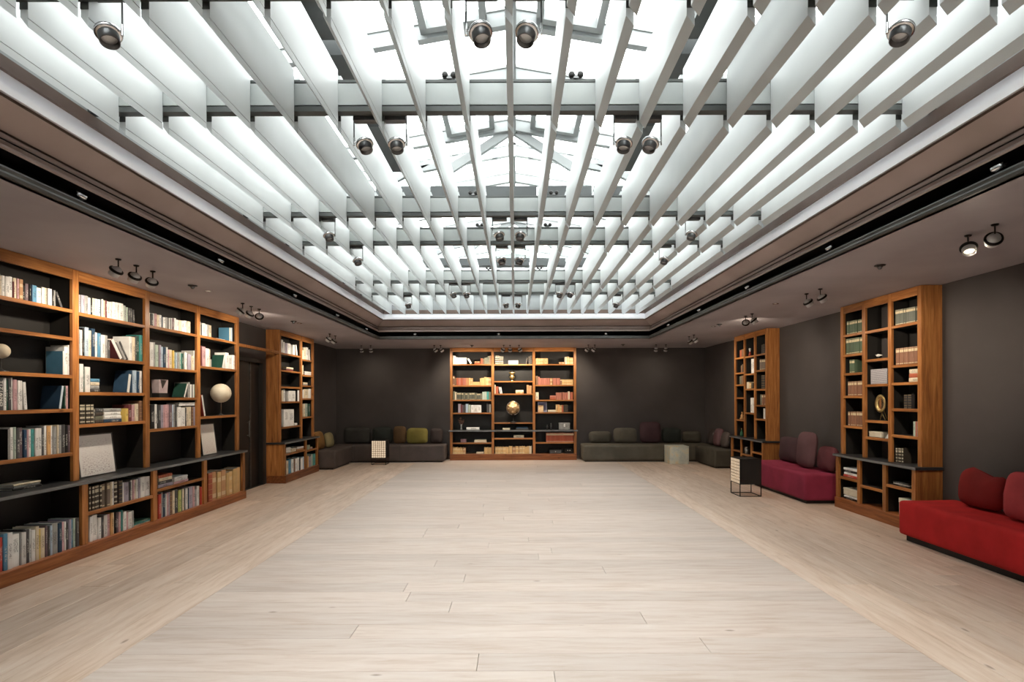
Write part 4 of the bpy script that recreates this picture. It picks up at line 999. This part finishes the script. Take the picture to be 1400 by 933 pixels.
bm = bmesh.new(); add_tube(bm, (-0.05, 0.02, 0.007), (0, 0.008, zc - rz_), 0.006); add_tube(bm, (0.05, 0.02, 0.007), (0, 0.008, zc - rz_), 0.006); add_tube(bm, (0, 0.08, 0.007), (0, 0.008, zc), 0.005)
bm_obj('stand', bm, 'gold', mr)
casket(G, 1, 4, 1188.2, 1204.5, 0.05, 0.15, 0.075, 'low cream box under the oval mirror shelf', creamm)
p, _ = spot_on(G, 1, 4, 1212.5, 0.06)
tag(mesh_obj('shell', [(-0.035, 0, 0), (0.03, 0, 0), (0.03, 0.05, 0), (-0.03, 0.05, 0), (0.012, 0.015, 0.075), (0.022, 0.02, 0.075), (0.02, 0.035, 0.07), (0.01, 0.035, 0.07)], BOXF, 'ceramic', None, p, (0, 0, G.rz)), 'small white pointed shell beside the low cream box', 'shell')
casket(G, 0, 'b', 1152.8, 1171.8, -0.04, 0.22, 0.10, 'cream card box on dark books, near right bookcase bottom', creamm, zoff=0.062)
casket(G, 2, 'b', 1228.5, 1247, -0.04, 0.22, 0.22, 'tall cream card box, near right bookcase bottom right', creamm)
# far right bookcase ornaments
p, _ = spot_on(slim_right, 1, 0, 1025.5, 0.10)
fg = tag(empty('painted_figure', p, slim_right.rz), 'slim white and red painted figure in far right bookcase', 'figurine')
redm = mottled('red_lacquer', (0.35, 0.05, 0.03), (0.5, 0.09, 0.05), 9, 0.4)
lathe('robe', [(0, 0), (0.03, 0), (0.022, 0.06), (0.014, 0.10), (0, 0.10)], redm, fg, n=12)
lathe('head', [(0, 0.10), (0.012, 0.102), (0.018, 0.12), (0.016, 0.14), (0.024, 0.15), (0.02, 0.175), (0, 0.185)], 'ceramic', fg, n=12)
p, _ = spot_on(slim_right, 0, 4, 1014.5, 0.08)
fg = tag(empty('seated_figure', p, slim_right.rz), 'small orange seated figure in far right bookcase', 'figurine')
orm = mottled('ochre_clay', (0.45, 0.22, 0.08), (0.6, 0.34, 0.14), 9, 0.6)
lathe('body', [(0, 0), (0.05, 0), (0.05, 0.02), (0.025, 0.05), (0.03, 0.09), (0.012, 0.12), (0, 0.12)], orm, fg, n=12)
lathe('head', [(0, 0.118), (0.012, 0.12), (0.02, 0.14), (0.012, 0.16), (0, 0.163)], orm, fg, n=12)
p, _ = spot_on(slim_right, 0, 'c', 1013.8, 0.06)
bt = tag(empty('green_bottle', p, slim_right.rz), 'small dark green bottle on far right bookcase counter', 'bottle')
lathe('body', [(0, 0), (0.03, 0), (0.032, 0.01), (0.032, 0.08), (0.012, 0.11), (0.010, 0.15), (0, 0.15)], mottled('green_glass', (0.02, 0.09, 0.04), (0.05, 0.16, 0.08), 6, 0.15), bt, n=14)
lathe('stopper', [(0, 0.15), (0.009, 0.15), (0.011, 0.175), (0, 0.178)], 'gold', bt, n=10)
p, _ = spot_on(slim_right, 1, 'l', 1021.4, 0.02)
cn = tag(empty('canister', p, slim_right.rz), 'silver canister on the far right bookcase lower shelf', 'canister')
lathe('body', [(0, 0), (0.05, 0), (0.05, 0.12), (0, 0.12)], silverm, cn, n=18)
lathe('lid', [(0, 0.1205), (0.053, 0.1205), (0.053, 0.145), (0.02, 0.155), (0, 0.155)], 'chrome', cn, n=18)

# ------------------------------------------------------------------ seating
FAB = {k: fabric(k, c) for k, c in {
 'scarlet_wool': (0.52, 0.022, 0.022), 'dark_red_wool': (0.22, 0.016, 0.014), 'rose_red_wool': (0.42, 0.055, 0.06), 'plum_wool': (0.30, 0.034, 0.07), 'mauve_velvet': (0.14, 0.072, 0.078),
 'aubergine_velvet': (0.075, 0.040, 0.045), 'maroon_velvet': (0.12, 0.035, 0.042), 'umber_wool': (0.10, 0.078, 0.07), 'charcoal_wool': (0.055, 0.053, 0.048), 'bronze_velvet': (0.27, 0.14, 0.045),
 'sage_velvet': (0.30, 0.25, 0.13), 'olive_velvet': (0.22, 0.18, 0.045), 'brown_velvet': (0.13, 0.075, 0.035), 'moss_wool': (0.12, 0.105, 0.08), 'forest_velvet': (0.035, 0.040, 0.035), 'dark_moss': (0.085, 0.075, 0.058), 'black_brown': (0.06, 0.045, 0.042)}.items()}
def sofa(name, label, x0, x1, y0, y1, z1, mat, foot=0.05, segs=(), rnd=0.055):
    s = tag(empty(name, ((x0 + x1) / 2, (y0 + y1) / 2, 0)), label, 'sofa')
    hx, hy = (x1 - x0) / 2, (y1 - y0) / 2
    box('plinth', -hx + 0.06, hx - 0.06, -hy + 0.06, hy - 0.06, 0.0, foot + 0.02, 'black_panel', s)
    bm = bmesh.new(); add_box(bm, -hx, hx, -hy, hy, foot, z1)
    bmesh.ops.bevel(bm, geom=list(bm.edges), offset=rnd, segments=4, affect='EDGES', profile=0.6)
    bmesh.ops.subdivide_edges(bm, edges=[e for e in bm.edges if e.calc_length() > 0.3], cuts=6, use_grid_fill=True)
    for v in bm.verts:
        v.co.z += 0.006 * noise.noise(v.co * 3.1 + Vector((x0, y0, 0))) if v.co.z > foot + 0.05 else 0
    bm_obj('seat', bm, FAB[mat], s, smooth=True)
    bm = bmesh.new()
    for a in segs:      # seams across the seat
        if hy > hx: add_box(bm, -hx - 0.001, hx + 0.001, a - 0.003, a + 0.003, foot + 0.05, z1 + 0.0015)
        else: add_box(bm, a - 0.003, a + 0.003, -hy - 0.001, hy + 0.001, foot + 0.05, z1 + 0.0015)
    if segs: bm_obj('seam', bm, FAB['charcoal_wool'] if mat != 'scarlet_wool' else FAB['dark_red_wool'], s)
    else: bm.free()
    return s
CN = [0]
def cushion(label, mat, x, y, zb, w, d, h, rz, tilt=0.0, sag=0.0, ex=2.6, cat='cushion'):
    CN[0] += 1
    V, Fc = pillow_mesh(w, d, h, ex=ex, sag=sag, seed=CN[0] * 3.7)
    o = tag(empty('cushion', (x, y, zb + 0.004 + 0.45 * d * math.sin(abs(tilt)))), label, cat)
    o.rotation_euler = (tilt, 0, rz)
    mesh_obj('cover', V, Fc, FAB[mat], o, smooth=True)
    # piping around the edge
    P = []
    nu = 22
    bm = bmesh.new()
    for i in range(nu): P.append(Vector(V[7 * nu + i]))
    for i in range(nu):
        a, b = P[i], P[(i + 1) % nu]
        if a.z < 0.012 and b.z < 0.012: continue
        add_tube(bm, a, b, 0.006, 6)
    bm_obj('piping', bm, FAB[mat], o, smooth=True)
    return o
sofa('sofa', 'long scarlet wool sofa beside the near right bookcase', 4.45, 5.12, 4.0, 6.30, 0.457, 'scarlet_wool', 0.065)
cushion('dark red cushion with a wavy top on the scarlet sofa', 'dark_red_wool', 4.93, 5.74, 0.457, 0.54, 0.20, 0.385, -PI / 2, -0.10, sag=0.035)
cushion('rose red tall cushion at the right edge on scarlet sofa', 'rose_red_wool', 4.80, 5.06, 0.457, 0.52, 0.20, 0.46, -PI / 2, -0.12, ex=3.2)
sofa('sofa', 'plum wool sofa behind the dark sided cube lamp', 4.47, 5.12, 8.36, 10.3, 0.470, 'plum_wool', 0.05)
cushion('wide dark aubergine cushion nearest the far right bookcase on plum sofa', 'aubergine_velvet', 5.0, 9.87, 0.47, 0.72, 0.18, 0.45, -PI / 2, -0.08, ex=3.4)
cushion('tall mauve velvet cushion in the middle of the plum sofa', 'mauve_velvet', 4.86, 9.07, 0.47, 0.50, 0.20, 0.59, -PI / 2, -0.10, ex=3.2)
cushion('rounded maroon cushion at the near end of the plum sofa', 'maroon_velvet', 4.92, 8.56, 0.47, 0.45, 0.20, 0.39, -PI / 2, -0.12, ex=2.2)
sofa('corner_sofa', 'umber wool corner sofa section along the far left wall', -4.82, -4.19, 12.57, 13.93, 0.445, 'umber_wool', 0.03)
sofa('corner_sofa', 'umber wool corner sofa section left of the back bookcase', -4.82, -1.83, 13.97, 14.72, 0.440, 'umber_wool', 0.03, segs=(-0.82, 0.35))
cushion('bronze gold cushion leaning at the far left wall', 'bronze_velvet', -4.62, 12.86, 0.445, 0.46, 0.18, 0.42, PI / 2, -0.18)
cushion('round sage gold cushion beside the bronze one', 'sage_velvet', -4.56, 13.35, 0.445, 0.42, 0.18, 0.36, PI / 2, -0.16, ex=2.2)
cushion('long charcoal back cushion in the left corner', 'charcoal_wool', -4.25, 14.56, 0.44, 0.72, 0.20, 0.44, 0, -0.06, ex=3.4)
cushion('dark green back cushion behind the lit cube lamp', 'forest_velvet', -3.57, 14.56, 0.44, 0.54, 0.20, 0.44, 0, -0.06, ex=3.0)
cushion('brown velvet cushion left of the olive one', 'brown_velvet', -3.09, 14.50, 0.44, 0.34, 0.20, 0.46, 0, -0.10)
cushion('shiny olive gold velvet cushion on the left corner sofa', 'olive_velvet', -2.61, 14.44, 0.44, 0.56, 0.18, 0.41, 0, -0.12, ex=3.2)
cushion('dark brown cushion between olive cushion and back bookcase', 'black_brown', -2.11, 14.50, 0.44, 0.33, 0.18, 0.40, 0, -0.10)
sofa('corner_sofa', 'moss wool corner sofa section right of the back bookcase', 1.76, 5.12, 13.99, 14.72, 0.440, 'moss_wool', 0.02, segs=(1.1,), rnd=0.08)
sofa('corner_sofa', 'dark moss corner sofa section along the far right wall', 4.64, 5.14, 12.62, 13.95, 0.445, 'dark_moss', 0.02)
cushion('low domed dark cushion nearest the back bookcase on moss sofa', 'dark_moss', 2.28, 14.50, 0.44, 0.60, 0.18, 0.31, 0, -0.08, ex=2.4)
cushion('broad olive brown cushion, second on the moss sofa', 'moss_wool', 2.95, 14.50, 0.44, 0.62, 0.18, 0.40, 0, -0.08, ex=2.8)
cushion('tallest square dark cushion on the moss sofa', 'aubergine_velvet', 3.62, 14.46, 0.44, 0.56, 0.18, 0.56, 0, -0.10, ex=3.6)
cushion('black green cushion behind the patinated cube', 'forest_velvet', 4.20, 14.52, 0.44, 0.50, 0.18, 0.40, 0, -0.06, ex=3.2)
cushion('low dark cushion in the far right corner', 'dark_moss', 4.74, 14.52, 0.44, 0.50, 0.18, 0.30, 0, -0.06, ex=3.2)
cushion('dark umber cushion farthest along the right wall section', 'black_brown', 4.98, 13.73, 0.445, 0.36, 0.18, 0.40, -PI / 2, -0.16)
cushion('mauve brown cushion in the middle of right wall section', 'mauve_velvet', 4.96, 13.29, 0.445, 0.42, 0.18, 0.44, -PI / 2, -0.16)
cushion('taupe cushion nearest the far right bookcase', 'umber_wool', 4.97, 12.86, 0.445, 0.36, 0.18, 0.38, -PI / 2, -0.16, ex=2.2)

# ------------------------------------------------------------------ cube lamps and patinated cube
def cube_lamp(label, x0, x1, y0, y1, zl, zt, face):
    l = tag(empty('cube_lamp', ((x0 + x1) / 2, (y0 + y1) / 2, 0)), label, 'lamp')
    hx, hy = (x1 - x0) / 2, (y1 - y0) / 2
    t = 0.012
    for sx in (-1, 1):
        for sy in (-1, 1):
            box('leg', sx * hx - (t if sx > 0 else 0), sx * hx + (0 if sx > 0 else t), sy * hy - (t if sy > 0 else 0), sy * hy + (0 if sy > 0 else t), t, zt, 'black_metal', l)
    bm = bmesh.new()
    for z in (0, zl - t, zt - t):
        add_box(bm, -hx, hx, -hy, -hy + t, z, z + t); add_box(bm, -hx, hx, hy - t, hy, z, z + t)
        add_box(bm, -hx, -hx + t, -hy + t, hy - t, z, z + t); add_box(bm, hx - t, hx, -hy + t, hy - t, z, z + t)
    bm_obj('frame', bm, 'black_metal', l)
    e = 0.006
    # two glowing screens on opposite sides, dark panels on the others
    for s in (-1, 1):
        if face == 'x':
            scr = (s * (hx - t / 2) - 0.002, s * (hx - t / 2) + 0.002, -hy + t, hy - t); pan = (-hx + t, hx - t, s * (hy - t / 2) - 0.004, s * (hy - t / 2) + 0.004)
        else:
            scr = (-hx + t, hx - t, s * (hy - t / 2) - 0.002, s * (hy - t / 2) + 0.002); pan = (s * (hx - t / 2) - 0.004, s * (hx - t / 2) + 0.004, -hy + t, hy - t)
        sc = box('screen', *scr, zl, zt - t, 'lamp_fabric', l)
        box('side_panel', *pan, zl, zt - t, 'black_panel', l)
        bm = bmesh.new(); o = s * 0.004
        L0 = hy - t if face == 'x' else hx - t; H = zt - t - zl
        for i in range(1, 7):
            p = -L0 + 2 * L0 * i / 7
            if face == 'x': add_box(bm, o - 0.0015, o + 0.0015, p - 0.005, p + 0.005, 0, H)
            else: add_box(bm, p - 0.005, p + 0.005, o - 0.0015, o + 0.0015, 0, H)
        for i in range(1, 8):
            z = H * i / 8
            if face == 'x': add_box(bm, o - 0.001, o + 0.001, -L0, L0, z - 0.004, z + 0.004)
            else: add_box(bm, -L0, L0, o - 0.001, o + 0.001, z - 0.004, z + 0.004)
        bm_obj('lattice', bm, mottled('rattan', (0.30, 0.20, 0.11), (0.42, 0.29, 0.17), 9, 0.7), sc)
    box('top_panel', -hx + t, hx - t, -hy + t, hy - t, zt - t, zt - 0.003, 'black_panel', l)
    lathe('bulb', [(0, -0.05), (0.03, -0.03), (0.035, 0), (0.02, 0.035), (0.012, 0.05), (0.012, 0.08), (0, 0.08)], 'lens', l, (0, 0, (zl + zt) / 2), n=12)
cube_lamp('dark sided cube lamp on wire legs before the plum sofa', 3.74, 4.10, 9.01, 9.40, 0.215, 0.63, 'x')
cube_lamp('lit lattice cube lamp on wire legs before left corner sofa', -3.587, -3.22, 13.50, 13.86, 0.18, 0.61, 'y')
def patina():
    m, nt, out = newmat('patinated_metal')
    tc = N(nt, 'ShaderNodeTexCoord'); n = N(nt, 'ShaderNodeTexNoise', Scale=5.0, Detail=6.0, Roughness=0.65); L(nt, tc.outputs['Object'], n.inputs['Vector'])
    r = ramp(nt, [(0.22, (0.36, 0.20, 0.08)), (0.36, (0.72, 0.58, 0.36)), (0.48, (0.62, 0.62, 0.52)), (0.62, (0.50, 0.53, 0.49)), (0.75, (0.80, 0.72, 0.52))])
    L(nt, n.outputs[0], r.inputs[0]); bsdf(nt, out, r.outputs[0], 0.5, 0.2); return m
ct = tag(empty('cube_table', (4.08, 13.69, 0)), 'patinated green grey metal cube table before right corner sofa', 'cube table')
box('body', -0.24, 0.24, -0.24, 0.24, 0.0, 0.425, patina(), ct, 0.008, 2)
box('top', -0.242, 0.242, -0.242, 0.242, 0.426, 0.446, patina(), ct, 0.004)

# ------------------------------------------------------------------ spotlights
def head_mesh(root, loc, aim, lit_lens=True, sc=1.0):
    q = Vector(aim).normalized().to_track_quat('-Z', 'Y').to_euler()
    k = sc
    hsg = lathe('housing', [(0, 0.035 * k), (0.022 * k, 0.032 * k), (0.040 * k, 0.018 * k), (0.046 * k, 0.0), (0.049 * k, -0.020 * k), (0.046 * k, -0.066 * k), (0.041 * k, -0.068 * k), (0.038 * k, -0.030 * k), (0, -0.026 * k)], 'aluminium' if lit_lens else 'gunmetal', root, loc, q, 22)
    lathe('ring', [(0.047 * k, 0.004 * k), (0.060 * k, 0.004 * k), (0.063 * k, -0.004 * k), (0.063 * k, -0.014 * k), (0.058 * k, -0.019 * k), (0.047 * k, -0.021 * k)], 'black_metal' if lit_lens else 'chrome', hsg, n=22)
    lathe('lens', [(0, -0.030 * k), (0.037 * k, -0.0305 * k), (0.037 * k, -0.040 * k), (0.022 * k, -0.034 * k), (0, -0.042 * k)], 'lens' if lit_lens else 'aluminium', hsg, n=16)
    return hsg
def ceiling_spot(x, y, aim, label, group, power=SPOT_W, cone=140):
    r = tag(empty('ceiling_spotlight', (x, y, ZC)), label, 'spotlight', group)
    lathe('canopy', [(0, -0.014), (0.02, -0.014), (0.026, -0.006), (0.026, -0.0002), (0, -0.0002)], 'black_metal', r, n=14)
    bm = bmesh.new(); add_tube(bm, (0, 0, -0.012), (0, 0, -0.075), 0.006); bm_obj('stem', bm, 'black_metal', r)
    head_mesh(r, (aim[0] * 0.03, aim[1] * 0.03, -0.105), aim)
    ld = bpy.data.lights.new('spot_beam', 'SPOT'); ld.energy = power; ld.color = (1.0, 0.86, 0.68); ld.spot_size = math.radians(cone); ld.spot_blend = 1.0; ld.shadow_soft_size = 0.04
    lo = bpy.data.objects.new('spot_beam', ld); a = Vector(aim).normalized()
    lo.location = Vector((aim[0] * 0.03, aim[1] * 0.03, -0.105)) + a * 0.08; lo.rotation_euler = a.to_track_quat('-Z', 'Y').to_euler(); link(lo, r)
aL, aR, aB = (-0.55, 0.25, -0.8), (0.55, 0.25, -0.8), (0.0, 0.5, -0.85)
TRI = ('nearest', 'middle', 'farthest')
for i, y in enumerate((5.26, 5.51, 5.76)): ceiling_spot(-3.85, y, (-0.62, (0.1, 0.3, 0.5)[i], -0.72), '%s ceiling spotlight of the trio above the second bay, long left bookcase' % TRI[i], 'left ceiling spotlights')
for i, y in enumerate((7.70, 7.95, 8.20)): ceiling_spot(-3.87, y, ((-0.62, -0.2, -0.72), (-0.62, 0.2, -0.72), (-0.35, 0.8, -0.5))[i], '%s ceiling spotlight of the trio before the dark doorway' % TRI[i], 'left ceiling spotlights', SPOT_W * (1, 1, 1.6)[i])
for i, y in enumerate((11.35, 11.70)): ceiling_spot(-3.88, y, (-0.6, 0.1, -0.75), '%s ceiling spotlight of the pair before far left bookcase' % ('near', 'far')[i], 'left ceiling spotlights')
for i, x in enumerate((-3.93, -3.69)): ceiling_spot(x, 13.86, aB, '%s ceiling spotlight of the pair above left corner sofa' % ('left', 'right')[i], 'back ceiling spotlights', SPOT_W * 0.2)
for i, x in enumerate((-2.06, -1.90)): ceiling_spot(x, 13.86, (0.5, 0.40, -0.75), '%s ceiling spotlight of the pair just left of back bookcase' % ('left', 'right')[i], 'back ceiling spotlights')
for i, x in enumerate((-0.28, -0.12, 0.11)): ceiling_spot(x, 13.86, ((-0.5, 0, 0.5)[i], 0.45, -0.8), '%s ceiling spotlight of the trio centred before back bookcase' % ('left', 'middle', 'right')[i], 'back ceiling spotlights', SPOT_W * 2.4)
for i, x in enumerate((1.88, 2.05)): ceiling_spot(x, 13.86, (-0.5, 0.40, -0.75), '%s ceiling spotlight of the pair just right of back bookcase' % ('left', 'right')[i], 'back ceiling spotlights')
for i, x in enumerate((3.62, 3.87)): ceiling_spot(x, 13.86, aB, '%s ceiling spotlight of the pair above right corner sofa' % ('left', 'right')[i], 'back ceiling spotlights', SPOT_W * 0.2)
for i, y in enumerate((11.72, 12.05)): ceiling_spot(3.88, y, (0.6, 0.1, -0.75), '%s ceiling spotlight of the pair before far right bookcase' % ('near', 'far')[i], 'right ceiling spotlights')
for i, y in enumerate((8.80, 9.05)): ceiling_spot(3.86, y, ((0.6, -0.1, -0.75), (0.45, 0.8, -0.45))[i], '%s ceiling spotlight of the pair above the plum sofa' % ('near', 'far')[i], 'right ceiling spotlights', SPOT_W * (1, 1.6)[i])
for i, y in enumerate((6.80, 7.12)): ceiling_spot(3.84, y, (0.6, 0.1, -0.75), '%s ceiling spotlight of the pair before near right bookcase' % ('near', 'far')[i], 'right ceiling spotlights')
ceiling_spot(3.80, 4.28, (0.45, 0.82, -0.36), 'nearest ceiling spotlight at right, above the scarlet sofa', 'right ceiling spotlights', SPOT_W * 4.2, 62)
ceiling_spot(3.83, 4.57, (-0.3, -0.5, -0.8), 'second nearest ceiling spotlight at right, facing the viewer', 'right ceiling spotlights')
def dome(x, y, label, kind):
    r = tag(empty('smoke_detector' if kind else 'recessed_downlight', (x, y, ZC)), label, 'detector' if kind else 'downlight')
    if kind:
        lathe('base', [(0, -0.010), (0.048, -0.010), (0.052, -0.004), (0.052, -0.0002), (0, -0.0002)], 'black_metal', r, n=18)
        lathe('sensor', [(0, -0.045), (0.014, -0.042), (0.022, -0.026), (0.03, -0.0105), (0, -0.0105)], 'gunmetal', r, n=14)
    else:
        lathe('trim_ring', [(0.022, -0.004), (0.040, -0.006), (0.044, -0.0002), (0.022, -0.0002)], 'chrome', r, n=18)
        lathe('lens', [(0, -0.003), (0.0215, -0.003), (0.0215, -0.0003), (0, -0.0003)], 'ceramic', r, n=14)
dome(-3.86, 6.49, 'dark ceiling detector above the third bay, long left bookcase', 1)
dome(-3.86, 6.82, 'small recessed downlight just beyond the left ceiling detector', 0)
dome(-3.88, 9.5, 'dark ceiling detector before the doorway end, left ceiling', 1)
dome(-3.88, 9.75, 'small recessed downlight near the doorway end, left ceiling', 0)
dome(-1.1, 13.9, 'dark ceiling detector above the left bay of back bookcase', 1)
dome(3.80, 10.05, 'dark ceiling detector between plum sofa and far right bookcase', 1)
dome(3.80, 10.35, 'small recessed downlight above the far right bookcase', 0)
dome(3.79, 7.86, 'small recessed downlight above the plum sofa end', 0)
dome(3.78, 5.60, 'dark ceiling detector at right above the scarlet sofa end', 1)
dome(2.75, 13.75, 'dark ceiling detector above the moss corner sofa', 1)
# gimbal lamps lying in the black slot of the cornice
def slot_lamp(x, y, rz, label):
    r = tag(empty('slot_lamp', (x, y, EYE + 1.434), rz), label, 'slot lamp', 'lamps in the black cornice slot')
    box('bracket', -0.05, 0.05, -0.02, 0.02, 0.0, 0.012, 'gunmetal', r)
    lathe('housing', [(0, 0.0), (0.03, 0.0), (0.044, 0.02), (0.044, 0.045), (0.036, 0.045), (0.03, 0.025), (0, 0.02)], 'chrome', r, (0, 0, 0.03), (0.5, 0, 0), 14)
for i, y in enumerate((3.94, 5.80, 7.75, 9.6, 11.5)): slot_lamp(CXL - 0.06, y, PI / 2, '%s small lamp in the left black cornice slot, counting from viewer' % ORD[i + 1])
for i, y in enumerate((3.5, 5.37, 7.26, 9.15, 11.0)): slot_lamp(CXR + 0.06, y, -PI / 2, '%s small lamp in the right black cornice slot, counting from viewer' % ORD[i + 1])
for i, x in enumerate((-2.3, -0.37, 2.1)): slot_lamp(x, CYB + 0.06, 0, '%s small lamp in the back black cornice slot' % ('left', 'middle', 'right')[i])
# spotlights hanging among the baffles
def hang_spot(x, y, dz, aim, sg, label, top):
    top += EYE
    r = tag(empty('hanging_spotlight', (x, y, top)), label, 'spotlight', 'spotlights hanging among the baffles')
    box('mount_box', min(0, sg * 0.17), max(0, sg * 0.17), -0.03, 0.03, -0.055, 0.0, 'gunmetal', r, 0.003)
    bm = bmesh.new(); add_tube(bm, (0, 0, -0.002), (0, 0, dz + 0.02), 0.005); add_tube(bm, (0, 0, -0.02), (sg * 0.02, 0, -0.02), 0.006); bm_obj('rod', bm, 'gunmetal', r)
    head_mesh(r, (sg * 0.078, 0, dz - 0.01), aim, False, 1.05)
    bm = bmesh.new(); add_tube(bm, (0, 0, dz + 0.03), (0, 0, dz - 0.03), 0.007); add_tube(bm, (0, 0, dz), (sg * 0.012, 0, dz - 0.008), 0.006); bm_obj('yoke', bm, 'chrome', r)
BN = ['nearest', 'second', 'third', 'fourth', 'fifth', 'sixth']
for bi, b in enumerate((2.87, 4.05, 6.35, 7.52, 10.0, 11.13)):
    xs = (-1.22, -0.82, 0.76, 1.12) if bi in (1, 4) else (-2.13, -0.26, 0.15, 2.03)
    for xi, x in enumerate(xs):
        hang_spot(x, b + 0.075, -0.205 if bi else -0.225, ((0.3, -0.2, -0.9), (0.15, -0.25, -0.9), (-0.15, -0.25, -0.9), (-0.3, -0.2, -0.9))[xi], (1, -1, 1, -1)[xi] * (1 if bi in (1, 4) else -1), '%s hanging spotlight from left under the %s cross beam' % (ORD[xi + 1], BN[bi]), 2.165 if bi else 2.235)
# twin emergency lamps on top of the beams
for bi, b in enumerate((4.05, 6.35, 7.52, 10.0)):
    for s in (-1, 1):
        r = tag(empty('twin_lamp', (s * 0.47 - 0.01, b - 0.035, EYE + 2.375)), 'small black twin lamp %s of centre on the %s cross beam' % ('left' if s < 0 else 'right', BN[bi + 1]), 'twin lamp', 'twin lamps on the cross beams')
        box('bracket', -0.02, 0.02, -0.01, 0.02, -0.003, 0.02, 'gunmetal', r)
        for k in (-1, 1): lathe('lamp', [(0, -0.02), (0.022, -0.016), (0.024, 0.012), (0.012, 0.02), (0, 0.02)], 'black_metal', r, (k * 0.032, 0, 0.025), (PI / 2, 0, 0), 12)
# baseboard along the end wall
tag(box('baseboard_back', XL, XR, YB - 0.012, YB, 0.0, 0.09, 'brown_dark', None), 'dark brown baseboard along the end wall', 'baseboard', kind='structure')
